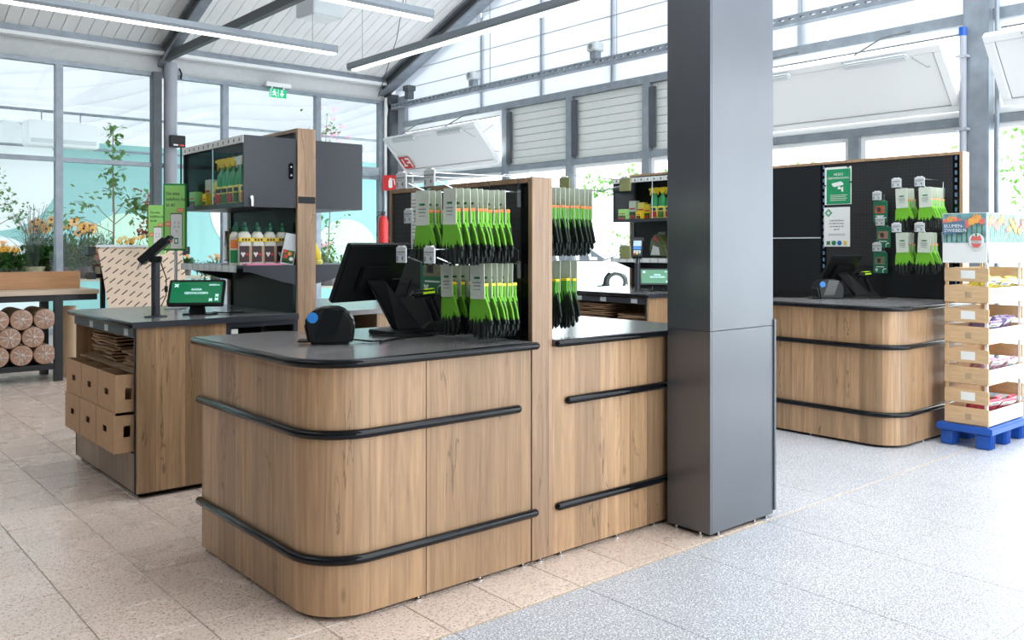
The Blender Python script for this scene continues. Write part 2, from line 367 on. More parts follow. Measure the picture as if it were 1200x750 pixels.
mat('bottle_green', (.02,.28,.09), .3); mat('cap_green', (.01,.10,.05), .4); mat('bottle_white', (.76,.74,.66), .35); mat('label_dark', (.06,.03,.035), .5); mat('label_tan', (.45,.33,.2), .5)
mat('soil_bag', (.09,.10,.03), .35, var=.7, vscale=28)
glass('glass', refl=.016, graze=.5); glass('cabinet_glass', (.97,.99,.98), .012, .15)
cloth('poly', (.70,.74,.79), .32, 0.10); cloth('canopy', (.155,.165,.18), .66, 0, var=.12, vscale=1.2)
mat('lamp_tube', (.9,.9,.9), .3, emit=(1,.98,.95), est=1.4)
mat('lamp_house', (.24,.27,.30), .4, metal=.3)
glove_mat('glove_green', (.15,.46,.02)); glove_mat('glove_deep', (.10,.36,.03))
leafy('leaf', (.014,.065,.010), (.06,.18,.025)); leafy('leaf_light', (.05,.16,.025), (.15,.32,.06)); leafy('leaf_grey', (.08,.13,.09), (.18,.26,.19)); leafy('leaf_red', (.30,.06,.04), (.50,.16,.10))
mat('petal_yellow', (.85,.36,.0), .5, var=.2); mat('petal_orange', (.85,.30,.02), .5); mat('petal_core', (.06,.025,.015), .7); mat('petal_red', (.45,.02,.05), .6, var=.3)
mat('pot_brown', (.12,.09,.09), .6); mat('pot_tan', (.50,.42,.28), .7); mat('pot_lilac', (.33,.24,.35), .5); mat('bark', (.30,.2,.13), .8)
mat('bench_wood', (.48,.25,.12), .45, var=.15, vscale=6, stretch=(.4,8,8)); mat('bench_top', (.62,.50,.38), .4, var=.1, vscale=5, stretch=(.4,6,6))
mat('bench_steel', (.014,.016,.02), .4)
mat('wrap_roll', (.42,.25,.17), .35, var=.35, vscale=14, coat=.6)
mat('wrap_knot', (.58,.47,.41), .25, var=.5, vscale=40)
mat('pine', (.62,.42,.235), .6, var=.16, vscale=5, stretch=(1.5,1.5,14), rnd=.07); mat('pine_lit', (.76,.73,.68), .6, var=.05, vscale=5)  # second pine is paler: bright light on the crate fronts put into the colour
mat('asphalt', (.42,.43,.44), .9, var=.1, vscale=2); mat('teal_wall', (.29,.56,.54), .7, var=.06, vscale=.7); mat('mural_white', (.85,.9,.9), .6); mat('mural_green', (.55,.82,.62), .6)
mat('car_white', (.82,.84,.86), .25, coat=.6); mat('car_glass', (.03,.04,.05), .08); mat('tyre', (.02,.02,.02), .8); mat('alloy', (.6,.62,.64), .3, metal=.8); mat('car_light', (.6,.05,.05), .2)
# ================================================================== THE SETTING
def S(o, label): return tag(o, label, None, None, 'structure')
WY, WX = 12.0, 7.7                      # planes of the garden-side wall and of the gable wall
# ---- floor
floor = S(box('floor', 'grout', (-6, 7.9, -4, 12.25, -.08, -.004)), 'tiled shop floor, speckled beige and grey')
PB, JX, JY = .3175, 1.2, 2.465
def tile_mesh(w, m):
    t = MB().box(-w/2, w/2, -w/2, w/2, -.02, 0).build('tile', m, None, bevel=.0015, seg=1)
    me = t.data; bpy.data.objects.remove(t); return me
tb = tile_mesh(PB-.0035, 'tile_beige'); PG = .635; tg = tile_mesh(PG-.003, 'tile_grey')
rest = MB(); restg = MB()
def put_tile(me, x, y):
    o = bpy.data.objects.new('tile', me); C.objects.link(o); o.parent = floor; o.location = (x, y, 0)
for i in range(-14, 9):
    for j in range(0, 30):
        x = JX+(i+.5)*PB; y = JY+(j+.5)*.32
        if y > 12.1 or x > 3.74: continue
        if (-3 <= i < 4 and j < 24) or (i >= 4 and j < 2): put_tile(tb, x, y)
        else: rest.box(x-PB/2+.002, x+PB/2-.002, y-.158, y+.158, -.02, 0)
for i in range(-8, 12):
    for j in range(-9, 16):
        x = 3.74+(i+.5)*PG; y = JY+(j+.5)*PG
        if x > 7.95 or y > 12.2 or (j >= 0 and i < 0): continue
        if (-3 >= j or j >= 4 or i < -6): restg.box(x-PG/2+.0015, x+PG/2-.0015, y-PG/2+.0015, y+PG/2-.0015, -.02, 0)
        else: put_tile(tg, x, y)
tag(rest.build('tile_field', 'tile_beige', floor), kind='stuff'); tag(restg.build('tile_field', 'tile_grey', floor), kind='stuff')
box('joint_strip', mat('strip', (.52,.40,.24), .5), (-4.5, 7.6, JY-.010, JY-.003, -.02, .0006), floor)

# ---- garden-side wall (far left): band, beams, mullions, windows
wall_back = S(MB().box(-4, -1.2, WY+.06, WY+.1, .25, 3.66).box(-4, 7.65, WY+.02, WY+.1, 3.66, 3.93).box(-4, 7.65, WY+.02, WY+.1, -.004, .25).build('wall_back', 'band_grey'), 'glazed garden-side wall with grey band above the windows')  # solid stretch at the far left is added out of view to cut light
S(MB().box(-4, 7.7, WY-.10, WY+.12, 3.97, 4.12).box(-4, 7.7, WY-.13, WY-.10, 3.93, 3.97).build('trim_1', 'galv'), 'galvanised eaves beam along the top of the garden-side wall')
S(box('trim_2', 'white_paint', (-4, 7.65, WY-.14, WY+.0, 3.885, 3.93)), 'white gutter strip under the eaves beam')
S(box('trim_3', 'galv', (-4, 7.6, WY-.03, WY+.06, 3.605, 3.66)), 'galvanised rail over the windows of the garden-side wall')
S(box('trim_4', 'galv', (-4, 7.6, WY-.03, WY+.05, 2.40, 2.455)), 'horizontal transom across the windows of the garden-side wall')
S(box('trim_5', 'galv', (-4, 7.6, WY-.03, WY+.06, .25, .31)), 'window sill rail of the garden-side wall')
MUL = [-2.5, -1.15, .2, 1.5, 2.82, 4.95, 6.39, 7.5]
for x in MUL: MB().box(x-.045, x+.045, WY-.045, WY+.05, .31, 3.605).build('mullion', 'galv', wall_back, bevel=.006)
p = S(empty('trim_6', (4.09, WY-.05, 0)), 'steel post between the windows of the garden-side wall')
MB().box(-.15, -.03, -.04, .10, 0, 3.66).build('flange', 'galv_dark', p, bevel=.01)
MB().cyl((.085, -.02, 0), (.085, -.02, 3.8), .085, 20).build('round_post', 'steel_paint', p, smooth=True)
MB().tube([(.22,.03,3.75),(.24,.0,3.68),(.22,-.03,3.6)], .012, 6).build('drain_hose', 'black_plastic', p)
k = 0
edges = sorted(MUL+[4.09])
for a, b in zip(edges[:-1], edges[1:]):
    a += .15 if abs(a-4.09) < .01 else .045; b -= .15 if abs(b-4.09) < .01 else .045
    k += 1
    w = S(empty('window_%d' % k, (a, WY, .31)), 'tall window of the garden-side wall')
    for z0, z1 in ((0, 2.09), (2.145, 3.295)): MB().box(0, b-a, .0, .008, z0, z1).build('pane', 'glass', w)

# ---- gable wall (right): posts, rails, panels, polycarbonate
wall_right = S(MB().box(WX, WX+.1, -4, 12.1, -.004, .25).build('wall_right', 'band_grey'), 'gable wall with windows, insulated panels and translucent sheets')
S(box('trim_7', 'galv', (WX-.05, WX+.08, -4, 11.6, 3.20, 3.29)), 'galvanised beam above the panels of the gable wall')
S(box('trim_8', 'galv', (WX-.04, WX+.08, -4, 12.0, 2.355, 2.425)), 'galvanised rail under the panels of the gable wall')
PY = [9.1, 7.85, 6.6, 5.35, 4.1, 1.7, .45, -.8, -2.1]
for y in PY:
    up = y not in (4.1, 1.7, .45)
    MB().box(WX-.06, WX+.06, y-.055, y+.055, .25, 3.2 if up else 2.355).build('post', 'galv', wall_right, bevel=.006)
    if up and y > 0: MB().box(WX-.07, WX-.03, y-.145, y-.055, 2.46, 3.15).build('guide_rail', 'galv_dark', wall_right, bevel=.006)
p = S(empty('trim_9', (WX, 3.0, 0)), 'wide galvanised steel post in the gable wall beside the crates')
MB().box(-.14, .10, -.10, .10, 0, 4.9).build('web', 'galv', p, bevel=.01)
MB().cyl((-.17, .085, .2), (-.17, .085, 3.08), .028, 14).build('conduit', 'steel_paint', p, smooth=True)
MB().cyl((-.17, .085, 3.08), (-.17, .085, 3.15), .030, 14).build('conduit_cap', 'blue', p, smooth=True)
for z in (.9, 1.6, 2.3, 2.9): MB().box(-.21, -.13, .04, .13, z, z+.02).build('pipe_clip', 'steel_paint', p)
MB().cyl((-.12, -.16, .2), (-.12, -.16, 4.2), .018, 10).build('pipe', 'galv', p, smooth=True)
p = S(empty('trim_10', (WX-.02, 11.9, 0)), 'steel corner post where the two glazed walls meet')
MB().box(-.10, .10, -.10, .12, 0, 3.75).build('post', 'galv_dark', p, bevel=.01)
MB().box(-.02, .10, -.36, -.16, 0, 3.7).build('white_post', 'steel_paint', p, bevel=.008)
MB().cyl((-.14, .0, .1), (-.14, .0, 3.7), .022, 10).build('conduit', 'white_paint', p, smooth=True)
for q in range(4): MB().tube([(-.16-.012*q, -.06, 3.62), (-.17-.01*q, -.10, 3.5), (-.15-.008*q, -.05, 3.40)], .007, 5).build('cable', 'paper_white', p)
zrow = (3.2-2.43)/8
for pi, (a, b) in enumerate(((9.1,7.85),(7.85,6.6),(6.6,5.35))):
    w = S(empty('trim_%d' % (11+pi), (WX, b, 2.43)), 'closed insulated panel of horizontal boards in the gable wall')
    for r in range(8): MB().box(-.01, .06, .055, a-b-.055, r*zrow+.003, (r+1)*zrow-.003).build('board', 'cream_panel', w, bevel=.006, seg=1)
ys = sorted(PY+[3.0, 11.75], reverse=True)
for a, b in zip(ys[:-1], ys[1:]):
    k += 1
    w = S(empty('window_%d' % k, (WX, b, .25)), 'window under the panels of the gable wall')
    MB().box(0, .008, .055, a-b-.055, 0, 2.105).build('pane', 'glass', w)
    MB().box(-.02, .03, .055, .10, 0, 2.105).box(-.02, .03, a-b-.10, a-b-.055, 0, 2.105).box(-.02, .03, .1, a-b-.1, 2.06, 2.105).build('frame', 'white_paint', w)
ROOF_X = 2.6
def zr(y): return 3.74+.365*(12-y)       # underside of the rafters
YR = 4.4
ps = [11.9, 9.7, 8.45, 7.2, 5.95, YR]
for a, b in zip(ps[:-1], ps[1:]):       # translucent sheets of the gable
    a2, b2 = a-.012, b+.012
    MB().prism([(a2,3.29),(a2,zr(a2)+.12),(b2,zr(b2)+.12),(b2,3.29)], WX+.02, WX+.03, 'x').build('polycarbonate_sheet', 'poly', wall_right)
for a, b in ((YR,3.1),(2.9,1.7),(1.7,.45),(.45,-.8),(-.8,-2.1),(-2.1,-4)):
    MB().box(WX+.02, WX+.03, b+.012, a-.012, 3.29, zr(YR)).build('polycarbonate_sheet', 'poly', wall_right)
for y in (9.7, 8.45, 7.2, 5.95, 4.7): MB().box(WX+.035, WX+.10, y-.03, y+.03, 3.29, zr(y)).build('gable_stud', 'galv', wall_right)
for q in range(7):                        # thin purlins behind the sheets
    z = 3.55+.27*q; y1 = min(11.8, 12-(z-3.85)/.365)
    MB().box(WX+.012, WX+.019, -4, y1, z, z+.010).build('sheet_rib', 'steel_paint', wall_right)
# ---- unseen shell behind and beside the camera, added to shape the light
S(box('added_wall_left', 'wall_paint', (-4.1, -4.0, -4, 12.2, -.004, 5.2)), 'added dark wall left of the picture, blocks light from that side')  # unseen wall added to keep sky light off the left faces
wf = S(MB().box(-4, 7.8, -4.1, -4.0, -.004, .3).box(-4, 7.8, -4.1, -4.0, 3.6, 3.9).box(-4, 1.2, -4.1, -4.0, .3, 3.6).build('added_wall_front', 'wall_paint'), 'added unseen wall behind the camera, its long opening shaped for the light')  # added out of view: open band lets light in, solid left part stops it
S(MB().prism([(-4.1,zr(12.3)+.29),(-4.1,zr(12.3)+.36),(YR,zr(YR)+.36),(YR,zr(YR)+.29)], -4, ROOF_X, 'x').build('added_ceiling_near', 'band_grey'), 'added unseen near roof slope, blocks overhead light beside the rooflight')  # unseen slope added to darken the room from above
for x in (ROOF_X+.05, 3.9, 5.2, 6.5, 7.75):
    MB().prism([(-4.0,zr(12.3)+.25),(-4.0,zr(12.3)+.33),(YR,zr(YR)+.33),(YR,zr(YR)+.25)], x-.04, x+.04, 'x').build('rooflight_bar', 'galv', wf)
# ---- roof
nx = MB().box(0,1,0,1,0,1)
sl = math.atan(.365)
ceil = S(MB().prism([(12.3,zr(12.3)+.29),(12.3,zr(12.3)+.36),(YR,zr(YR)+.36),(YR,zr(YR)+.29)], -4, 7.9, 'x').build('ceiling', 'rafter_dark'), 'sloping white boarded roof')
x = -4.0; W_ = .155
bm_ = None
while x < 7.85:
    if bm_ is None:
        o = MB().prism([(12.25,zr(12.25)+.24),(12.25,zr(12.25)+.29),(YR,zr(YR)+.29),(YR,zr(YR)+.24)], .004, W_-.004, 'x').build('roof_board', 'ceiling_board', ceil); bm_ = o.data
    else:
        o = bpy.data.objects.new('roof_board', bm_); C.objects.link(o); o.parent = ceil
    o.location = (x, 0, 0); x += W_
def rafter(n, x, m, m2, lab, d=.2, w=.06):
    p = S(empty('trim_%d' % n, (x, 0, 0)), lab)
    P = lambda y, dz: (y, zr(y)+dz)
    MB().prism([P(12.0,0),P(12.0,d*.16),P(YR,d*.16),P(YR,0)], -w, w, 'x').build('flange', m2, p)
    MB().prism([P(12.0,d*.16),P(12.0,d),P(YR,d),P(YR,d*.16)], -w*.25, w*.25, 'x').build('web', m, p)
    MB().prism([P(12.0,d),P(12.0,d*1.16),P(YR,d*1.16),P(YR,d)], -w, w, 'x').build('flange', m2, p)
rafter(14, 4.09, 'rafter_dark', 'galv', 'sloping steel rafter above the garden-side post')
rafter(15, 7.56, 'rafter_dark', 'galv', 'sloping steel rafter along the gable wall', w=.09)
rafter(16, .6, 'rafter_dark', 'galv', 'sloping steel rafter at the left edge of the roof')
S(MB().box(4.06, 4.13, 2.0, 11.95, 3.80, 3.90).build('trim_17', 'rafter_dark'), 'dark horizontal tie beam from the garden-side post into the room')
S(MB().tube([(4.12,11.9,3.86),(4.3,10.5,3.92),(5.6,9.3,4.7)], .009, 6).build('trim_18', 'rafter_dark'), 'thin bracing rod under the roof boards')
S(MB().tube([(7.4,11.9,3.7),(6.9,10.6,4.30),(6.0,8.9,4.9)], .006, 6).build('trim_19', 'rafter_dark'), 'thin bracing cable near the roof corner')
S(box('trim_20', 'galv', (7.12, 7.42, 11.90, 11.97, 2.46, 2.58)), 'grey door closer housing beside the corner post')
# cable tray with punched slots
p = S(empty('trim_21', (7.60, 0, 3.50)), 'perforated galvanised cable tray along the gable wall')
MB().box(-.02,.02, 2.2, 11.95, .06, .085).box(-.02,.02, 2.2, 11.95, 0, .04).box(.02,.09, 2.2, 11.95, 0, .006).build('tray_side', 'galv', p)
t = MB(); y = 2.2
while y < 11.95: t.box(-.02, .02, y, y+.05, .04, .06); y += .11
t.build('slot_webs', 'galv', p)
for n, y in enumerate((9.35, 7.0, 4.6)): S(MB().cyl((7.6, y, 3.58), (7.6, y, zr(y)+.2), .006, 6).build('trim_%d' % (22+n), 'galv'), 'thin suspension rod of the cable tray')

# ---- bottom-hung flaps tilting into the room
def flap(y0, y1, lab, n):
    f = empty('tilting_flap', (7.63, (y0+y1)/2, 2.49), 0, lab, 'window flap', 'white flaps tilted open in the gable wall')
    L = .655; an = math.atan2(.43, .49); h = (y1-y0)/2
    M = Matrix.Rotation(-an, 4, 'Y')
    MB().box(-.03,.03,-h,h,0,.06,M).box(-.03,.03,-h,h,L-.06,L,M).box(-.03,.03,-h,-h+.07,.06,L-.06,M).box(-.03,.03,h-.07,h,.06,L-.06,M).build('frame', 'white_paint', f, bevel=.004)
    MB().box(-.018,.018,-h+.078,h-.078,.068,L-.068,M).build('panel', 'white_paint', f)
    MB().box(-.010,.015,-h+.07,h-.07,.06,L-.06,M).build('gasket', 'ink', f)
    for s in (-.5, .5):
        MB().box(-.075,-.03,s*h-.28,s*h+.28,L-.075,L-.02,M).build('actuator', 'paper_grey', f, bevel=.012)
        MB().tube([M @ Vector((-.03,s*h+.3,L-.02)), (-.12, s*h+.1, .69), (.0, s*h-.1, .73)], .008, 6).build('chain_arm', 'rafter_dark', f)
    MB().tube([M @ Vector((-.05,-h*.78,L-.06)), (-.33,-h*.86,.33), (-.28,-h*.93,.36), (-.1,-h*.98,.5)], .003, 5).build('cable', 'ink_grey', f)
    return f
f1 = flap(9.17, 11.42, 'white tilted flap with a red direction sign, left of the ribbed panels', 1)
flap(3.12, 5.30, 'long white tilted flap behind the dark pillar, above the black pegboard wall', 2)
flap(.5, 2.80, 'white tilted flap at the right edge of the picture, beyond the wide post', 3)
for a, b in ((9.16,11.55),(3.1,5.3),(.5,2.9)):
    k += 1
    w = S(empty('window_%d' % k, (WX, a, 2.43)), 'white frame of an open flap window in the gable wall')
    MB().box(-.03,.05,0,b-a,0,.05).box(-.03,.05,0,b-a,.70,.77).box(-.03,.05,0,.06,.05,.70).box(-.03,.05,b-a-.06,b-a,.05,.70).build('frame', 'white_paint', w)
    MB().box(-.035,-.03,.06,b-a-.06,.69,.70).build('seal', 'ink', w)
# red direction sign stuck on the flap, and extinguisher sign
an = math.atan2(.43,.49); M = Matrix.Rotation(-an, 4, 'Y')
sg = tag(MB().box(-.035,-.031,.78,1.05,.09,.30,M).build('direction_sign', 'red', None, loc=(7.63, 10.295, 2.49)), 'red rectangular fire direction sign on the tilted flap', 'sign')
sgm = MB()
for a, b, c, d in ((.80,.83,.11,.28),(.83,.90,.18,.21),(.83,.90,.25,.28),(.93,1.02,.13,.16),(.96,.99,.16,.27)): sgm.box(-.0365,-.035,a,b,c,d,M)
sgm.build('pictogram', 'paper_white', sg)
q = tag(box('extinguisher_sign', 'red', (-.12,.12,-.004,.004,-.12,.12), None, loc=(7.45, 11.62, 2.33)), 'square red fire extinguisher sign on the corner post', 'sign')
q.rotation_euler = (0,0,-PI/4)
MB().prism(rrect(-.03,.03,-.08,.05,.02),-.006,-.004,'y').box(-.015,.015,-.006,-.004,.05,.075).build('pictogram','paper_white',q)
MB().tube([(.02,-.005,.06),(.06,-.005,.05),(.07,-.005,-.03)],.008,5).build('pictogram_hose','paper_white',q)
e = empty('fire_extinguisher', (7.40, 11.75, 1.35), 0, 'red fire extinguisher on the wall in the far corner', 'extinguisher')
MB().lathe([(.075,0),(.08,.02),(.08,.38),(.06,.44),(.03,.47)], n=16).build('tank', 'red', e, smooth=True)
MB().lathe([(.03,.47),(.03,.52)], n=10).box(-.1,.04,-.012,.012,.52,.535).build('valve', 'ink', e)
MB().tube([(-.03,0,.5),(-.11,0,.45),(-.11,0,.15)], .012, 6).build('hose', 'ink', e)
for z in (.1,.35): MB().box(.06,.20,-.03,.03,z,z+.04).build('wall_bracket', 'ink', e)

# ---- strip lights
def strip_light(p0, p1, lab):
    a, b = Vector(p0), Vector(p1); d = (b-a); L = d.length
    o = empty('strip_light', p0, math.atan2(d.y, d.x), lab, 'light', 'strip lights under the roof')
    MB().prism([(-.035,0),(.035,0),(.05,.03),(.05,.085),(-.05,.085),(-.05,.03)], 0, L, 'x').build('housing', 'lamp_house', o)
    MB().box(.1, L-.02, -.036, .036, -.018, 0).build('diffuser', 'lamp_tube', o)
    n = max(2, int(L/1.6))
    for i in range(n):
        x = .3+(L-.6)*i/(n-1); y = a.y+(b.y-a.y)*x/L
        MB().cyl((x,0,.085),(x,0,zr(max(y,YR))+.2-a.z), .003, 5).build('suspension_wire', 'ink_grey', o)
    return o
strip_light((-3.2, 9.03, 3.57), (5.05, 9.03, 3.57), 'long strip light running towards the garden-side windows, upper left')
strip_light((5.68, 9.8, 3.57), (5.68, 4.6, 3.57), 'dark-topped strip light running towards the pillar, in front of the gable')
strip_light((-3.2, 7.06, 3.57), (5.0, 7.06, 3.57), 'strip light ending at the top edge of the picture near the centre')
h = empty('heater_unit', (5.42, 10.12, 4.25), .1, 'pale grey box unit hanging under the roof boards', 'heater')
MB().box(-.22,.22,-.2,.2,0,.42).build('casing', 'paper_grey', h, bevel=.01)
MB().box(-.19,.19,-.17,.17,-.006,0).build('grille', 'white_paint', h)
for q in (-.15,.15): MB().cyl((q,0,.42),(q,0,.62),.008,6).build('hanger', 'ink_grey', h)
fn = empty('ceiling_fan', (2.15, 11.0, 4.06), 0, 'round wire-caged circulation fan at the top left corner', 'fan')
cg = MB()
for r in (.06,.12,.18,.24,.30,.36): cg.tube([(r*math.cos(2*PI*t/24), r*math.sin(2*PI*t/24), .10*(r/.36)**2) for t in range(25)], .005, 5)
for t in range(12): cg.tube([(.06*math.cos(t*PI/6),.06*math.sin(t*PI/6),.0),(.24*math.cos(t*PI/6),.24*math.sin(t*PI/6),.045),(.36*math.cos(t*PI/6),.36*math.sin(t*PI/6),.1),(.36*math.cos(t*PI/6),.36*math.sin(t*PI/6),.2)], .004, 4)
cg.build('cage', 'wire', fn)
MB().lathe([(.05,.06),(.06,.09),(.06,.2),(.03,.22)], n=12).build('motor', 'ink_grey', fn)
MB().cyl((0,0,.2),(0,0,.36),.015,8).build('drop_rod','ink_grey',fn)
for t in range(3):
    MB().box(.05,.32,-.05,.05,.10,.108, Matrix.Rotation(t*2*PI/3,4,'Z')).build('blade', 'white_paint', fn)
# small cameras on the tray
def tray_cam(y, lab):
    c_ = empty('ceiling_camera', (7.60, y, 3.585), 0, lab, 'camera', 'small cameras on the cable tray')
    MB().box(-.05,.05,-.05,.05,0,.09).build('mount', 'galv', c_, bevel=.006)
    MB().box(-.08,.08,-.075,.075,.09,.2).build('housing', 'paper_grey', c_, bevel=.012)
    MB().lathe([(.035,0),(.03,.012)], n=14, M=Matrix.Translation((-.08,0,.145)) @ Matrix.Rotation(-PI/2,4,'Y')).build('lens', 'ink_grey', c_)
tray_cam(9.72, 'small grey camera box on the cable tray above the tilted flap'); tray_cam(7.35, 'taller grey camera box on the cable tray near the pillar')
S(MB().box(7.5,7.6,11.2,11.3,3.6,3.72).box(7.48,7.62,11.18,11.32,3.72,3.80).build('trim_25','galv_dark'), 'small clamp at the end of the cable tray')
# exit sign
ex = empty('exit_sign', (5.705, WY-.10, 3.50), 0, 'green emergency exit sign with running figure and arrow over the garden window', 'sign')
MB().box(-.19,.20,-.03,.04,.155,.215).build('lamp_bar', 'white_paint', ex, bevel=.01)
MB().box(-.13,.13,-.005,.005,0,.125).build('panel', 'exit_green', ex)
for q in (-.10,.08): MB().box(q,q+.02,-.005,.005,.125,.16).build('bracket','white_paint',ex)
g_ = MB(); g_.prism(disc_poly(-.055,.105,.010,10),-.008,-.005,'y')
for poly in ([(-.075,.085),(-.05,.095),(-.04,.06),(-.058,.05)],[(-.058,.058),(-.045,.058),(-.03,.035),(-.02,.012),(-.032,.012),(-.045,.03)],[(-.06,.055),(-.05,.05),(-.07,.03),(-.09,.03),(-.09,.04),(-.075,.042)],[(-.05,.09),(-.03,.07),(-.015,.075),(-.015,.067),(-.033,.06)],[(-.075,.088),(-.09,.065),(-.083,.062),(-.066,.08)],[(-.115,.01),(-.108,.01),(-.108,.115),(-.115,.115)]): g_.prism(poly,-.008,-.005,'y')
g_.prism([(.05,.11),(.07,.11),(.07,.06),(.095,.06),(.06,.015),(.025,.06),(.05,.06)],-.008,-.005,'y').box(.002,.006,-.008,-.005,.01,.115)
g_.build('pictogram','exit_white',ex)
# ================================================================== CHECKOUT COUNTERS
ZT = .946                                # height of all worktops
def rail_path(pts, z): return [(x,y,z) for x,y in pts]
def counter(name, loc, label, end_x=.985, up_end=.905, lo_end=1.0, deep=1.085):
    """rounded checkout counter; local origin = the corner (before rounding) on the floor"""
    o = empty(name, loc, 0, label, 'checkout counter', 'rounded oak checkout counters')
    r = .20; t = .02; z0, z1 = .018, .915
    a0 = arc(r, r, r, 1.5*PI, PI, 12); a1 = arc(r, r, r-t, PI, 1.5*PI, 12)
    MB().box(0, t, .666, deep, z0, z1).build('side_panel', 'oak', o, bevel=.001, seg=1)
    MB().box(0, t, r+.001, .664, z0, z1).build('side_panel', 'oak', o, bevel=.001, seg=1)
    MB().prism(a0+a1, z0, z1).build('corner_panel', 'oak', o, smooth=True)
    MB().box(r+.001, .448, 0, t, z0, z1).build('front_panel', 'oak', o, bevel=.001, seg=1)
    MB().box(.450, end_x, 0, t, z0, z1).build('front_panel', 'oak', o, bevel=.001, seg=1)
    MB().box(.02, .04, deep-.03, deep-.005, z0, z1).box(t, end_x-.01, deep-.25, deep-.23, z0, z1).build('back_panel', 'anthracite', o)
    i = .03
    MB().prism([(i,deep-i)]+[(x,y) for x,y in arc(r,r,r-i,PI,1.5*PI,8)]+[(end_x,i),(end_x,deep-i)], .004, z0).build('plinth', 'plinth', o)
    for x, y in ((.012,deep-.05),(.012,.62),(.42,.012),(.72,.012),(.95,.012)):
        MB().lathe([(.011,0),(.011,.006),(.005,.008),(.005,.020)], (x,y,0), 10).build('foot', 'chrome', o, smooth=True)
    # worktop with a rounded black edge
    e = .028; R = r+e
    out = [(-e,deep+.03)]+[(x,y) for x,y in arc(r,r,R,PI,1.5*PI,14)]+[(end_x-.006,-e),(end_x-.006,deep-.1),(.48,deep-.1),(.39,deep+.03)]
    MB().prism(out, z1, ZT).build('worktop', 'worktop', o)
    pth = [(-e,deep+.02)]+arc(r,r,R,PI,1.5*PI,14)+[(end_x+.006,-e)]
    MB().tube([(x,y,ZT-.0165) for x,y in pth], .0165, 12, round_end=True).build('edge_trim', 'black_gloss', o, smooth=True)
    for z, xe in ((.672,up_end),(.222,lo_end)):
        q = .010
        pp = [(-q,deep+.005)]+arc(r,r,r+q,PI,1.5*PI,14)+[(xe,-q)]
        MB().tube([(x,y,z) for x,y in pp], .0175, 12, round_end=True).build('bumper_rail', 'black_gloss', o, smooth=True)
    return o
cA = counter('checkout_counter', (1.485, 2.765, 0), 'large oak checkout counter with rounded corner in the foreground, under the monitor and receipt printer')
cR = counter('checkout_counter', (5.66, 2.745, 0), 'rounded oak checkout counter at the right, beyond the dark pillar', end_x=1.085, up_end=1.075, lo_end=1.075)

# ---- right half of the front counter
o = empty('service_counter', (2.593, 2.765, 0), 0, 'straight oak counter with white-gleaming worktop between board and pillar', 'checkout counter')
MB().box(0, .50, 0, .02, .018, .915).build('front_panel', 'oak', o, bevel=.001, seg=1)
MB().box(.502, .98, 0, .02, .018, .915).build('front_panel', 'oak', o, bevel=.001, seg=1)
MB().box(.96, .98, .02, .95, .018, .915).build('side_panel', 'oak', o)
MB().box(.02, .96, .03, .90, .004, .018).build('plinth', 'plinth', o)
MB().box(0, .96, .90, .92, .018, .915).build('back_panel', 'anthracite', o)
for x in (.06, .42, .68): MB().lathe([(.011,0),(.011,.006),(.005,.008),(.005,.020)], (x,.012,0), 10).build('foot', 'chrome', o, smooth=True)
MB().box(0.003, 1.0, -.026, 1.08, .915, ZT).build('worktop', 'worktop', o)
MB().tube([(.012,-.026,ZT-.0165),(1.0,-.026,ZT-.0165),(1.006,-.02,ZT-.0165),(1.006,1.08,ZT-.0165)], .0165, 12, round_end=True).build('edge_trim', 'black_gloss', o, smooth=True)
MB().tube([(.09,-.01,.675),(.95,-.01,.675)], .0175, 12, round_end=True).build('bumper_rail', 'black_gloss', o, smooth=True)
MB().tube([(.03,-.01,.222),(.95,-.01,.222)], .0175, 12, round_end=True).build('bumper_rail', 'black_gloss', o, smooth=True)

# ---- divider board of the front counter
d = empty('divider_board', (2.4735, 2.765, 0), 0, 'oak-edged divider board carrying black pegboard between the front counters', 'divider')
MB().box(.0, .117, -.004, .022, .018, 1.64).build('end_board', 'oak_edge', d, bevel=.0015, seg=1)
MB().box(.0, .117, .024, 1.08, 1.618, 1.64).build('top_board', 'oak_edge', d)
MB().box(.0, .117, 1.082, 1.104, .95, 1.64).build('end_board', 'oak_edge', d, bevel=.0015, seg=1)
MB().box(.02, .10, .024, 1.08, .95, 1.616).build('core', 'black_sheet', d)
MB().box(.008, .019, .08, 1.078, 1.16, 1.616).build('pegboard_panel', 'pegboard', d)
MB().box(.008, .019, .08, 1.078, .95, 1.157).build('plain_panel', 'black_sheet', d)
MB().box(.101, .112, .08, 1.078, .95, 1.616).build('pegboard_panel', 'pegboard', d)
MB().box(.010, .019, .028, .078, .95, 1.616).build('slotted_upright', 'black_gloss', d)
MB().lathe([(.011,0),(.011,.006),(.005,.008),(.005,.020)], (.06,.012,0), 10).build('foot', 'chrome', d, smooth=True)

# ---- clad pillar
p = empty('clad_pillar', (3.32, 2.478, 0), 0, 'square pillar clad in dark grey panels standing in front of the counters', 'pillar')
w = .512; D = .252; t = .012; zs = .955
for za, zb, nm in ((.018, zs-.002, 'lower'), (zs, 5.6, 'upper')):
    MB().box(0, t, 0, D, za, zb).build(nm+'_side_panel', 'clad', p, bevel=.0012, seg=1)
    MB().box(t+.001, w-.002, 0, t, za, zb).build(nm+'_front_panel', 'clad', p, bevel=.0012, seg=1)
    MB().box(w-t, w, t+.001, D, za, zb).build(nm+'_side_panel', 'clad', p)
    MB().box(t+.001, w-t-.001, D-t, D, za, zb).build(nm+'_back_panel', 'clad', p)
MB().box(w-.001, w+.014, -.008, .012, .035, .985).build('corner_strip', 'clad_bright', p, bevel=.001, seg=1)
MB().box(.02, w-.02, .02, D-.02, .004, .018).build('plinth', 'plinth', p)
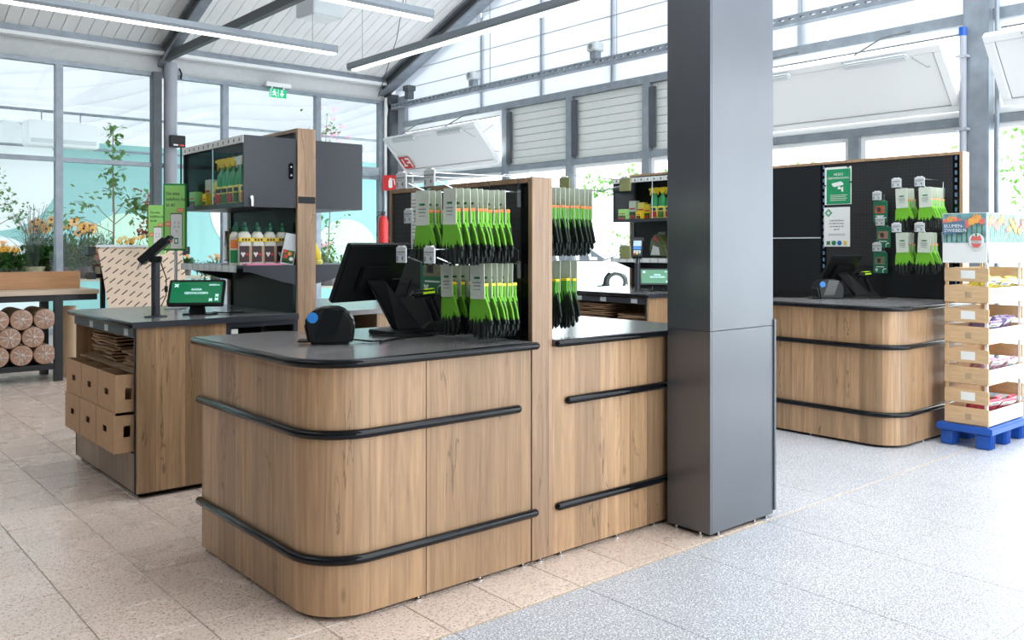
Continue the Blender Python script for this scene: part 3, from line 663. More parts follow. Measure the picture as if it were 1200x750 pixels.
for x, y in ((.006,.06),(.006,.2),(.07,.006),(.36,.006),(.46,.006)): MB().lathe([(.011,0),(.011,.006),(.005,.008),(.005,.020)], (x,y,0), 10).build('foot', 'chrome', p, smooth=True)

# ================================================================== CHECKOUT EQUIPMENT (canonical: front faces -Y)
def printer(loc, rz, lab):
    o = empty('receipt_printer', loc, rz, lab, 'printer', 'black receipt printers')
    prof = [(-.085,0),(.085,0),(.095,.02),(.10,.09),(.07,.135),(.03,.152),(-.05,.150),(-.085,.125),(-.105,.09)]
    MB().prism(prof, -.075, .075, 'y').build('body', 'black_plastic', o, bevel=.012, seg=3, smooth=True)
    MB().prism([(-.06,.03),(.02,.03),(.06,.14),(-.02,.145)], -.0765, -.0745, 'y').build('side_cover', 'black_screen', o)
    MB().prism(disc_poly(-.068,.112,.022,20), -.0785, -.0755, 'y').build('blue_sticker', 'blue_dot', o)
    MB().box(-.13,-.09,-.05,.05,.01,.016).build('paper_tray', 'black_plastic', o)
    MB().tube([(.09,.02,.012),(.13,.03,.006),(.17,-.01,.006),(.21,.02,.006)], .004, 6).build('cable', 'black_plastic', o)
    return o
def monitor(loc, rz, lab, w=.38, h=.285, tilt=26, lift=.285):
    """touch screen seen from behind: its back faces -Y, its screen +Y"""
    o = empty('checkout_monitor', loc, rz, lab, 'monitor', 'black checkout monitors')
    c = Vector((-.12,.03,lift)); M = Matrix.Translation(c) @ Matrix.Rotation(math.radians(10),4,'Z') @ Matrix.Rotation(math.radians(tilt),4,'X')
    MB().box(-w/2,w/2,-.016,.016,-h/2,h/2,M).build('panel', 'black_plastic', o, bevel=.006)
    MB().box(-w/2+.012,w/2-.012,.016,.0175,-h/2+.012,h/2-.012,M).build('screen', 'black_screen', o)
    MB().box(-.09,.09,-.034,-.016,-.08,.05,M).build('back_cover', 'black_plastic', o, bevel=.008)
    pts = [M @ Vector((-.055,-.03,-.02)), M @ Vector((.055,-.03,-.02)), M @ Vector((.055,-.055,-.02)), M @ Vector((-.055,-.055,-.02))]
    b = [Vector((-.01,.03,.02)), Vector((.12,.01,.02)), Vector((.12,-.03,.02)), Vector((-.01,-.01,.02))]
    s = MB().add(pts+b, [(0,1,2,3),(4,7,6,5),(0,4,5,1),(1,5,6,2),(2,6,7,3),(3,7,4,0)]); s.build('stand', 'black_plastic', o, bevel=.006)
    MB().prism(rrect(-.09,.15,-.10,.12,.03), 0, .02).build('base', 'black_plastic', o, bevel=.004)
    MB().tube([M @ Vector((w/2-.06,-.02,-.03)), M @ Vector((w/2+.03,-.05,-.02)), M @ Vector((w/2+.02,-.06,-.10)), M @ Vector((.1,-.05,-.12))], .0045, 6).build('cable', 'black_plastic', o, smooth=True)
    MB().tube([(.1,-.05,.006),(.0,-.12,.006),(-.1,-.10,.006),(-.16,-.04,.006)], .0045, 6).build('cable', 'black_plastic', o)
    return o
def scanner(loc, rz, lab):
    """hand scanner resting in its stand; head looks to -X"""
    o = empty('barcode_scanner', loc, rz, lab, 'scanner', 'black barcode scanners in stands')
    MB().prism([(-.07,0),(.06,0),(.065,.02),(.03,.05),(-.02,.055),(-.06,.025)], -.045, .045, 'y').build('stand', 'black_plastic', o, bevel=.008)
    MB().tube([(.015,0,.04),(-.01,0,.10),(-.035,0,.16)], [.026,.021,.024], 10).build('handle', 'black_plastic', o, smooth=True)
    M = Matrix.Translation((-.055,0,.182)) @ Matrix.Rotation(math.radians(-6),4,'Y')
    MB().box(-.065,.055,-.033,.033,-.018,.018,M).build('head', 'black_plastic', o, bevel=.012, seg=3)
    MB().box(-.01,.045,-.0345,-.030,-.002,.008,M).box(-.01,.045,.030,.0345,-.002,.008,M).box(.0,.046,-.028,.028,.017,.0188,M).build('status_band', mat_lime, o)
    MB().tube([(.05,0,.012),(.10,-.03,.006),(.08,-.10,.006),(-.02,-.13,.006),(-.09,-.10,.006)], .0045, 6).build('cable', 'black_plastic', o, smooth=True)
    return o
mat_lime = mat('lime_band', (.45,.75,.02), .4, emit=(.5,.9,.02), est=.08)
printer((1.795, 3.255, ZT), math.radians(-32), 'black receipt printer with blue round sticker on the foreground counter')
monitor((2.215, 3.40, ZT), math.radians(2), 'black monitor seen from behind on the foreground counter')
scanner((2.405, 3.36, ZT), math.radians(-25), 'black barcode scanner beside the gloves on the foreground counter')
printer((6.19, 3.53, ZT), math.radians(-38), 'black receipt printer with blue sticker on the right-hand counter')
monitor((6.42, 3.42, ZT), math.radians(-25), 'tilted black touch monitor on the right-hand counter', w=.30, h=.24, tilt=36, lift=.235)
scanner((6.55, 3.38, ZT), math.radians(-25), 'black barcode scanner behind the monitor on the right-hand counter')
cb = MB().tube([(1.95,3.12,ZT+.005),(2.05,3.18,ZT+.005),(2.16,3.22,ZT+.005),(2.26,3.20,ZT+.005),(2.35,3.26,ZT+.005),(2.40,3.36,ZT+.005)], .0045, 6).build('loose_cable', 'black_plastic', smooth=True)
tag(cb, 'thin black cable lying across the foreground worktop under the monitor', 'cable')

# ================================================================== PEG HOOKS, PRICE TAGS, GLOVES
def hook(loc, rz, L, lab, tagm='paper_grey', grp='wire hooks on the pegboards'):
    """double wire hook reaching out to -Y from its back plate; price tag on the upper wire"""
    o = empty('peg_hook', loc, rz, lab, 'hook', grp)
    MB().box(-.012,.012,-.012,.0,-.075,.0).build('back_plate', 'chrome', o, bevel=.003)
    MB().tube([(0,-.01,-.01),(0,-L*.8,-.012),(0,-L,.018)], .0032, 7).build('lower_wire', 'wire', o, smooth=True)
    MB().tube([(0,-.01,-.01),(0,-.012,.045),(0,-.03,.055),(0,-L-.03,.050)], .0022, 7).build('upper_wire', 'wire', o, smooth=True)
    t = MB().box(-.036,.036,-L-.040,-L-.032,-.005,.060).build('price_tag', tagm, o, bevel=.002)
    if tagm != 'tag_olive':
        MB().box(-.031,.031,-L-.0408,-L-.0398,.036,.042).box(-.031,.012,-L-.0408,-L-.0398,.028,.031).box(-.031,-.019,-L-.0408,-L-.0398,.002,.022).build('print', 'ink_grey', t)
        text('price', '4', .028, .006, .004, -L-.0402, 'ink', t)
    MB().box(-.02,.02,-L-.041,-L-.028,.058,.066).build('clip', 'paper_white', o)
    return o

hand = [(-.042,0),(-.040,-.055),(-.050,-.085),(-.052,-.125),(-.0535,-.195),(-.046,-.206),(-.038,-.198),(-.033,-.135),(-.030,-.135),(-.030,-.215),(-.021,-.227),(-.012,-.216),(-.008,-.137),(-.005,-.137),(-.003,-.222),(.006,-.233),(.015,-.222),(.018,-.137),(.021,-.137),(.026,-.208),(.034,-.217),(.042,-.207),(.045,-.13),(.050,-.12),(.078,-.165),(.088,-.170),(.093,-.160),(.075,-.105),(.055,-.07),(.042,-.05),(.042,0)]
def glove_pair_proto(m, cuffm):
    """two gloves hanging fingers down from a header card; card hole at the origin, front faces -Y"""
    o = empty('glove_pair', (0,0,0), 0, 'x', 'gloves')
    zc = -.115
    c = MB().prism(rrect(-.045,.045,-.135,.012,.006,2), -.004, -.002, 'y').build('header_card', 'card_pale', o)
    MB().box(-.018,.018,-.0052,-.004,-.052,-.043).build('print', 'green_dark', c)
    MB().box(-.026,.026,-.0052,-.004,-.070,-.065).box(-.022,.022,-.0052,-.004,-.083,-.078).box(-.02,.02,-.0052,-.004,-.097,-.094).build('print', 'ink_grey', c)
    for s, dy, ang in ((1, .0, .04), (-1, .011, -.06)):
        M = Matrix.Translation((0, dy, -.07)) @ Matrix.Rotation(ang, 4, 'Y')
        g = MB().prism([(s*a, b) for a,b in hand], .0, .010, 'y', M)
        g.build('glove', m, o, bevel=.003, seg=1)
    MB().box(-.044,.044,-.0015,.0225,-.082,-.070).build('cuff_band', cuffm, o, bevel=.002, seg=1)
    return o
gp_orange = glove_pair_proto('glove_green', 'orange_cuff'); gp_yellow = glove_pair_proto('glove_green', 'yellow')
def hang_gloves(proto, board_x, y, z, xs, facing, labf, group, first=[]):
    """facing -1: hook reaches to -X, +1: to +X. xs = distances from the board"""
    for i, dx in enumerate(xs):
        rz = -PI/2 if facing < 0 else PI/2
        rz += random.uniform(-.10,.10)
        g_c = copy_tree(proto, (board_x+facing*dx, y+random.uniform(-.003,.003), z-.008), rz, None, labf(i), group)
        g_c.rotation_euler = (0, random.uniform(-.05,.05), rz) if facing < 0 else (0, random.uniform(-.05,.05), rz)
def order(n):
    w = ['frontmost','second','third','fourth','fifth','sixth','seventh','eighth','ninth','tenth','eleventh']
    return w[n]
BXA = 2.4735+.008
def lab_fn(desc):
    return lambda i: ('frontmost glove pair on its card, ' if i == 0 else '%s glove pair from the front, ' % order(i)) + desc
HK = 'wire hooks on the foreground pegboard'
hook((BXA,2.845,1.590),-PI/2,.44,'upper wire hook nearest the oak edge on the foreground pegboard', grp=HK)
hook((BXA,3.045,1.590),-PI/2,.44,'upper wire hook farther from the oak edge on the foreground pegboard', grp=HK)
hook((BXA,2.845,1.285),-PI/2,.44,'lower wire hook nearest the oak edge on the foreground pegboard', grp=HK)
hook((BXA,3.045,1.285),-PI/2,.44,'lower wire hook farther from the oak edge on the foreground pegboard', grp=HK)
hang_gloves(gp_orange,BXA,2.845,1.578,[.375,.335,.30,.268,.238,.208,.178,.148,.118],-1,lab_fn('upper hook nearest the oak edge'),'gloves on the foreground pegboard')
hang_gloves(gp_orange,BXA,3.045,1.578,[.37,.335,.30],-1,lab_fn('upper hook beside the green packs'),'gloves on the foreground pegboard')
hang_gloves(gp_yellow,BXA,2.845,1.273,[.235,.195,.165,.135,.105,.075],-1,lab_fn('lower hook nearest the oak edge'),'gloves on the foreground pegboard')
hang_gloves(gp_yellow,BXA,3.045,1.273,[.245,.20,.16],-1,lab_fn('lower hook beside the barcode scanner'),'gloves on the foreground pegboard')
BXB = 2.4735+.112
HKB = 'wire hooks on the far side of the front divider board'
hook((BXB,2.93,1.625),PI/2,.62,'upper wire hook with olive tag reaching towards the pillar, nearer', 'tag_olive', grp=HKB)
hook((BXB,3.11,1.625),PI/2,.38,'upper wire hook with olive tag behind the nearer one, by the window', 'tag_olive', grp=HKB)
hook((BXB,2.93,1.29),PI/2,.62,'lower wire hook with olive tag reaching towards the pillar', 'tag_olive', grp=HKB)
gp_deep = glove_pair_proto('glove_deep', 'orange_cuff'); gp_deepy = glove_pair_proto('glove_deep', 'yellow')
hang_gloves(gp_deep,BXB,2.93,1.612,[.10,.135,.17,.2,.23,.26,.29,.32,.35,.375][::-1],1,lab_fn('upper hook on the window side of the divider'),'gloves on the window side of the divider')
hang_gloves(gp_deepy,BXB,2.93,1.278,[.10,.17,.235,.27][::-1],1,lab_fn('lower hook over the gleaming worktop'),'gloves on the window side of the divider')

def remove_tree(o):
    for ch in list(o.children): remove_tree(ch)
    bpy.data.objects.remove(o)
# ---- packs, posters on the foreground pegboard
def green_pack(loc, rz, lab, w=.10, h=.155, pic='red_soft', grp='green hanging packs'):
    o = empty('hanging_pack', loc, rz, lab, 'pack', grp)
    MB().box(-w/2,w/2,-.018,-.002,-h,0).build('box', 'green_dark', o, bevel=.002, seg=1)
    MB().box(-w*.36,w*.36,-.0195,-.018,-h*.58,-h*.22).build('picture', pic, o)
    MB().box(-w*.2,w*.05,-.0205,-.0195,-h*.5,-h*.3).build('picture_detail', 'ink', o)
    MB().box(-w*.30,w*.3,-.0195,-.018,-h*.72,-h*.68).build('print', 'paper_white', o)
    MB().prism([(-w*.36,-h*.80),(-w*.25,-h*.95),(-w*.14,-h*.80),(-w*.2,-h*.77),(-w*.25,-h*.81),(-w*.3,-h*.77)], -.0195,-.018,'y').build('heart', 'paper_white', o)
    MB().tube([(w*.22,-.0187,-h*.97),(w*.22,-.0187,-h*.85),(w*.30,-.0187,-h*.79),(w*.45,-.0187,-h*.79)], .004, 5).build('emblem', 'paper_white', o)
    MB().box(-.016,.016,-.010,-.008,0,.018).build('hanger', 'green_dark', o)
    return o
mat('pic_flesh', (.42,.22,.15), .5, var=.4, vscale=40); mat('pic_olive', (.20,.20,.12), .5, var=.5, vscale=50); mat('pic_red', (.45,.12,.06), .5, var=.4, vscale=40)
green_pack((BXA-.03,3.50,1.615),-PI/2,'upper green hanging pack beside the white poster on the foreground pegboard',pic='pic_red')
green_pack((BXA-.03,3.50,1.445),-PI/2,'middle green hanging pack under the upper one on the foreground pegboard',pic='pic_flesh')
green_pack((BXA-.03,3.43,1.32),-PI/2,'wide lower green hanging pack behind the monitor on the foreground pegboard',w=.20,h=.20,pic='pic_olive')
for i,(y,z) in enumerate(((3.50,1.62),(3.50,1.45),(3.43,1.325))):
    hook((BXA,y,z+.012),-PI/2,.10,('short wire hook holding the upper green pack','short wire hook holding the middle green pack','short wire hook holding the wide lower green pack')[i], grp=HK)
ws = empty('notice_sheet', (BXA-.004, 3.62, 1.33), -PI/2, 'narrow white notice sheet with small print on the foreground pegboard', 'notice')
MB().box(-.05,.07,-.003,-.001,0,.285).build('sheet','paper_white',ws)
t = MB()
for q in range(13): t.box(-.042, random.uniform(-.01,.03), -.004,-.003, .03+q*.018, .034+q*.018)
tag(t.build('print_lines','ink_grey',ws), kind='stuff')
# ================================================================== PACKING ISLANDS
def packing_desk(loc, rz, lab):
    o = empty('packing_desk', loc, rz, lab, 'desk', 'oak packing desks')
    MB().box(.0, .487, 0, .02, .03, .915).build('end_panel', 'oak', o, bevel=.001, seg=1)
    MB().box(-.006, .018, .021, .034, .03, .915).build('corner_strip', 'anthracite', o)
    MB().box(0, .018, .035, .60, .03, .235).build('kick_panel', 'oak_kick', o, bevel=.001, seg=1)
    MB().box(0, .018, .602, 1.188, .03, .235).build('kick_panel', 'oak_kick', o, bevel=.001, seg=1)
    MB().box(0, .487, 1.168, 1.19, .03, .915).build('end_panel', 'oak', o)
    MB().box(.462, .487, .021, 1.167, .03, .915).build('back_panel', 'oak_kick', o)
    for z in (.655, .435, .236): MB().box(.02, .46, .035, 1.167, z, z+.014).build('shelf', 'kraft_dark' if z > .6 else 'black_sheet', o)
    l = MB().box(-.008, .0, .03, 1.19, .858, .905).build('label_rail', 'anthracite', o)
    for y in (.12, .48, .78): MB().box(-.0095, -.008, y, y+.07, .863, .90).build('label', 'paper_grey', l)
    MB().box(.02, .46, .05, 1.16, .01, .03).build('plinth', 'plinth', o)
    MB().box(-.035, .925, -.018, 1.20, .915, ZT).build('worktop', 'worktop', o)
    MB().tube([(-.035,-.01,ZT-.016),(-.035,1.195,ZT-.016)], .016, 10, round_end=True).build('edge_trim', 'black_gloss', o, smooth=True)
    MB().box(-.03,.925,-.022,-.018,.913,ZT).build('edge_band', 'anthracite', o)
    MB().box(.487, .512, 0, .03, .0, .915).build('frame_post', 'anthracite', o); MB().box(.900, .925, 0, .03, .0, .915).build('frame_post', 'anthracite', o)
    MB().box(.512, .900, 0, .03, .882, .915).build('frame_rail', 'anthracite', o)
    MB().box(.487, .925, .50, .52, .0, .915).build('modesty_panel', 'black_sheet', o)
    MB().box(.515, .555, -.006, .004, .835, .875).build('socket', 'paper_white', o, bevel=.003)
    return o
def bin_box(loc, lab, w=.318, h=.215, d=.46):
    """open cardboard bin, its front looks to -X; origin at the lower front corner"""
    o = empty('cardboard_bin', loc, 0, lab, 'box', 'cardboard bins in the packing desk')
    t = .006
    f = MB()
    # front with a real hand hole
    hw, hz0, hz1 = .035, h*.44, h*.60
    for a,b,c,e in ((0,w/2-hw,0,h),(w/2+hw,w,0,h),(w/2-hw,w/2+hw,0,hz0),(w/2-hw,w/2+hw,hz1,h)): f.box(0,t,a,b,c,e)
    f.build('front_panel', 'kraft', o)
    s = MB()
    for a,b,c,e in ((t,.05,0,h),(.085,d,0,h),(.05,.085,0,h*.38),(.05,.085,h*.66,h)): s.box(a,b,0,t,c,e)
    s.build('side_panel', 'kraft', o)
    MB().box(t,d,w-t,w,0,h).build('side_panel', 'kraft', o)
    MB().box(d-t,d,t,w-t,0,h*.9).build('back_panel', 'kraft', o)
    MB().box(t,d-t,t,w-t,0,t).build('bottom', 'kraft_dark', o)
    return o
def paper_bag(loc, rz, lab, a=.30, b=.40, h=.02, grp='folded paper bags'):
    o = empty('paper_bag', loc, rz, lab, 'paper bag', grp)
    rr = random.Random(int(loc[0]*1e4+loc[2]*1e5))
    M = MB(); n = 4; top = []; V = []
    for i in range(n+1):
        for j in range(n+1):
            V.append((-a/2+a*i/n+rr.uniform(-.006,.006), -b/2+b*j/n, h*.55+rr.uniform(0,h*.45)))
    for i in range(n+1):
        for j in range(n+1): V.append((V[i*(n+1)+j][0], -b/2+b*j/n, V[i*(n+1)+j][2]-h*.5))
    K = (n+1)*(n+1); F_ = []
    for i in range(n):
        for j in range(n):
            q = i*(n+1)+j; F_ += [(q,q+n+1,q+n+2,q+1), (K+q,K+q+1,K+q+n+2,K+q+n+1)]
    for j in range(n): F_ += [(j,j+1,K+j+1,K+j), (n*(n+1)+j, K+n*(n+1)+j, K+n*(n+1)+j+1, n*(n+1)+j+1)]
    for i in range(n): F_ += [(i*(n+1), K+i*(n+1), K+(i+1)*(n+1), (i+1)*(n+1)), (i*(n+1)+n, (i+1)*(n+1)+n, K+(i+1)*(n+1)+n, K+i*(n+1)+n)]
    M.add(V,F_); M.build('bag', 'kraft', o)
    MB().box(-a/2-.004,-a/2+.03,-b/2+.02,b/2-.02,h*.5,h*.5+.004).build('folded_bottom', 'kraft_dark', o)
    return o
def wall_cabinet(loc, rz, lab):
    """glass-fronted cabinet hung on the board; canonical: glass faces -X, back at x=.33"""
    o = empty('wall_cabinet', loc, rz, lab, 'cabinet', 'glass-fronted wall cabinets')
    L, D, H = .95, .33, .415; t = .014
    MB().box(0,D,0,t,0,H).build('end_panel', 'anthracite', o, bevel=.001, seg=1); MB().box(0,D,L-t,L,0,H).build('end_panel', 'anthracite', o, bevel=.001, seg=1)
    MB().box(.02,D,t,L-t,0,t).build('bottom_panel', 'anthracite', o); MB().box(.0,D,t,L-t,H-t,H).build('top_panel', 'anthracite', o)
    MB().box(D-.01,D,t,L-t,t,H-t).build('back_panel', 'black_sheet', o)
    MB().box(.0,.02,t,L-t,0,.028).build('front_rail', 'anthracite', o)
    g = MB().box(.006,.010,t,L/2+.02,.028,H-.04).build('glass_door', 'cabinet_glass', o); g2 = MB().box(.013,.017,L/2-.02,L-t,.028,H-.04).build('glass_door', 'cabinet_glass', o)
    MB().box(.003,.006,L/2-.02,L/2-.008,.028,H-.04).build('door_edge', 'chrome', g)
    s = MB().box(-.006,.0,.0,L,H-.046,H-.002).build('label_strip', 'paper_grey', o)
    n = 12
    for i in range(n): MB().box(-.0075,-.006,.012+i*(L-.02)/n,.012+(i+.86)*(L-.02)/n,H-.043,H-.006).build('label', 'paper_white', s)
    for i in range(n): 
        y0 = .012+i*(L-.02)/n
        MB().box(-.0085,-.0075,y0+.02,y0+.04,H-.035,H-.015).build('digit', 'ink_grey', s)
    k = MB().lathe([(.012,0),(.012,.012),(.008,.016)], n=12, M=Matrix.Translation((.045,0,.055)) @ Matrix.Rotation(PI/2,4,'X')).build('lock', 'chrome', o, smooth=True)
    MB().box(.040,.052,-.018,-.014,.005,.048).build('key', 'chrome', k)
    m = MB().prism(rrect(D-.05,D-.022,.17,.27,.012), -.004, 0, 'y').build('fixing_plate', 'black_gloss', o)
    for z in (.195,.245): MB().lathe([(.006,0),(.006,.003)], n=8, M=Matrix.Translation((D-.036,-.004,z)) @ Matrix.Rotation(PI/2,4,'X')).build('screw', 'chrome', m)
    return o
def spray_bottle(loc, rz, lab, headm='yellow', lab_col='petal_red'):
    o = empty('spray_bottle', loc, rz, lab, 'bottle', 'plant spray bottles')
    MB().lathe([(.034,0),(.036,.01),(.036,.13),(.030,.165),(.014,.19),(.013,.205)], n=14, sx=1, sy=.72).build('bottle', 'bottle_green', o, smooth=True)
    l = MB().lathe([(.0366,.015),(.0366,.10),(.033,.132)], n=14, sx=1, sy=.72).build('label', 'yellow_pale', o, smooth=True)
    MB().box(-.024,.024,-.029,-.0265,.02,.065).build('label_picture', lab_col, l); MB().box(-.02,.02,-.0295,-.0265,.072,.092).build('label_text', 'ink', l)
    MB().prism([(-.055,.232),(-.05,.245),(.02,.252),(.03,.236),(.016,.205),(-.016,.205),(-.02,.222)], -.012,.012,'y').build('trigger_head', headm, o, bevel=.003)
    MB().prism([(-.040,.232),(-.030,.232),(-.036,.200),(-.044,.190)], -.005,.005,'y').build('trigger', headm, o)
    return o
def plant_box(loc, rz, lab, w=.085, h=.14, d=.05, c='yellow_pale'):
    o = empty('product_box', loc, rz, lab, 'carton', 'plant care cartons')
    MB().box(-w/2,w/2,-d/2,d/2,0,h).build('carton', c, o, bevel=.002, seg=1)
    MB().box(-w/2+.006,w/2-.006,-d/2-.0012,-d/2,.01,h*.45).build('picture', 'leaf', o)
    MB().box(-w/2+.01,w/2-.02,-d/2-.0022,-d/2-.001,h*.12,h*.26).build('picture_fruit', 'red', o)
    MB().box(-w/2+.01,w/2-.01,-d/2-.0012,-d/2,h*.56,h*.64).build('title', 'red', o)
    return o
def feed_bottle(loc, rz, lab, plain=False):
    o = empty('fertiliser_bottle', loc, rz, lab, 'bottle', 'white fertiliser bottles')
    MB().prism(rrect(-.036,.036,-.026,.026,.014,4), 0, .165).build('body', 'bottle_white', o, bevel=.003, smooth=True)
    MB().lathe([(.038,.165),(.036,.18),(.024,.198),(.018,.20)], n=14, sy=.75).build('shoulder', 'bottle_white', o, smooth=True)
    MB().lathe([(.021,.20),(.021,.228),(.013,.235),(.011,.255),(.006,.258)], n=12).build('cap', 'cap_green', o, smooth=True)
    if plain:
        MB().box(-.028,.028,-.0275,-.026,.10,.15).build('upper_label', 'orange', o); MB().box(-.028,.028,-.0275,-.026,.015,.09).build('lower_label', 'bottle_green', o)
    else:
        l = MB().box(-.0365,.02,-.0285,-.0262,.02,.115).build('label', 'label_dark', o)
        MB().prism([(-.03,.072),(-.016,.048),(-.002,.072),(-.009,.080),(-.016,.073),(-.023,.080)],-.030,-.0285,'y').build('heart', 'paper_white', l)
        MB().prism(disc_poly(.008,.066,.008,12),-.030,-.0285,'y').build('red_dot', 'red', l)
        MB().box(.02,.0365,-.0285,-.0262,.02,.115).build('side_label', 'label_tan', o)
        y = MB().box(-.037,.037,-.0285,.0275,.14,.163).build('yellow_band', 'yellow', o)
        for q in (-.022,-.004,.014): MB().box(q,q+.010,-.0295,-.0285,.145,.158).build('band_print', 'ink', y)
    return o
def soil_bag(loc, rz, lab, s=1.0):
    o = empty('soil_bag', loc, rz, lab, 'bag')
    prof = [(-.15,0),(.15,0),(.16,.04),(.10,.13),(.02,.20),(-.05,.23),(-.13,.20),(-.165,.10)]
    MB().prism([(a*s,b*s) for a,b in prof], -.06*s, .06*s, 'y').build('sack', 'soil_bag', o, bevel=.02*s, seg=3, smooth=True)
    MB().prism([(a*s,b*s) for a,b in ((-.12,.03),(.04,.03),(.02,.10),(-.08,.12))], -.062*s, -.058*s, 'y').build('print', 'paper_white', o)
    MB().prism([(a*s,b*s) for a,b in ((-.06,.17),(.01,.15),(-.02,.19),(-.06,.21))], -.0625*s, -.0575*s, 'y').build('red_print', 'red', o)
    MB().box(-.08*s,.03*s,-.005,.005,.21*s,.245*s).build('sealed_edge', 'soil_bag', o)
    return o
def tablet(loc, rz, lab):
    o = empty('tablet_display', loc, rz, lab, 'tablet', 'customer displays')
    MB().prism(rrect(-.075,.11,-.06,.07,.02), 0, .008).build('base', 'black_plastic', o)
    MB().prism([(-.045,.008),(.045,.008),(.035,.07),(-.035,.07)], -.015, .03, 'y').build('foot', 'black_plastic', o, bevel=.004)
    M = Matrix.Translation((0,-.01,.125)) @ Matrix.Rotation(math.radians(-34),4,'X')
    MB().prism(rrect(-.158,.158,-.085,.085,.008), -.011, .011, 'y', M).build('body', 'black_plastic', o)
    sc = MB().box(-.143,.143,-.0125,-.011,-.070,.070,M).build('screen', 'screen_green', o)
    def put(ob): 
        for v in ob.data.vertices: v.co = M @ v.co
        return ob
    put(text('lettering', 'KASSA', .020, 0, .012, -.013, 'screen_ink', sc, 'CENTER')); put(text('lettering', 'GESCHLOSSEN', .020, 0, -.012, -.013, 'screen_ink', sc, 'CENTER'))
    put(text('lettering', 'bellaflora', .016, .068, .045, -.013, 'screen_ink', sc))
    for cx, cz, r in ((-.115,.046,.014),(.085,-.052,.012),(.118,-.048,.012),(.118,-.022,.012)):
        g = MB()
        for k in range(4): g.box(r*.15, r, -.0135,-.0125, -r*.22, r*.22, M @ Matrix.Translation((cx,0,cz)) @ Matrix.Rotation(PI/4+k*PI/2,4,'Y'))
        g.build('screen_emblem', 'screen_ink', sc)
    MB().tube([(.08,.03,.01),(.16,.03,.006),(.20,.06,.006),(.26,.05,.006)], .004, 6).build('cable', 'black_plastic', o)
    return o
def card_terminal(loc, rz, lab, tilt=50):
    o = empty('card_terminal', loc, rz, lab, 'card terminal', 'card terminals on poles')
    MB().lathe([(.062,0),(.062,.006),(.03,.010)], n=20).build('base_plate', 'anthracite', o, smooth=True)
    MB().cyl((0,0,.008),(0,0,.335),.024,14).build('pole', 'anthracite', o, smooth=True)
    MB().box(-.028,.028,-.03,.03,.31,.345).build('bracket', 'black_plastic', o, bevel=.004)
    M = Matrix.Translation((0,-.01,.375)) @ Matrix.Rotation(math.radians(-tilt),4,'X')
    b = MB().prism(rrect(-.042,.042,-.095,.095,.012), -.022, .022, 'y', M).build('body', 'black_plastic', o, bevel=.003)
    MB().box(-.034,.034,-.0235,-.022,.015,.075,M).build('screen', mat_screen, b)
    MB().box(-.034,.034,-.024,-.022,-.02,.008,M).build('key_row', 'blue_dot', b)
    for i in range(3):
        for j in range(3): MB().box(-.030+i*.022,-.014+i*.022,-.0245,-.022,-.075+j*.016,-.063+j*.016,M).build('key', ('red','yellow','green_sign')[i] if j == 0 else 'paper_grey', b)
    MB().box(-.05,.05,-.006,.012,.085,.125,M).build('privacy_hood', 'black_plastic', o)
    MB().tube([M @ Vector((-.012,.0,-.09)), M @ Vector((-.012,.02,-.135)), M @ Vector((.016,.02,-.135)), M @ Vector((.016,0,-.09))], .003, 6).build('wire_loop', 'wire', o)
    MB().tube([(0,.024,.32),(.01,.06,.22),(-.01,.055,.12),(0,.03,.06)], .0035, 6).build('cable', 'black_plastic', o, smooth=True)
    MB().box(-.006,.008,.05,.066,.14,.175).build('cable_plug', 'black_plastic', o)
    return o
mat_screen = mat('terminal_screen', (.10,.14,.18), .2, emit=(.25,.35,.45), est=.5)

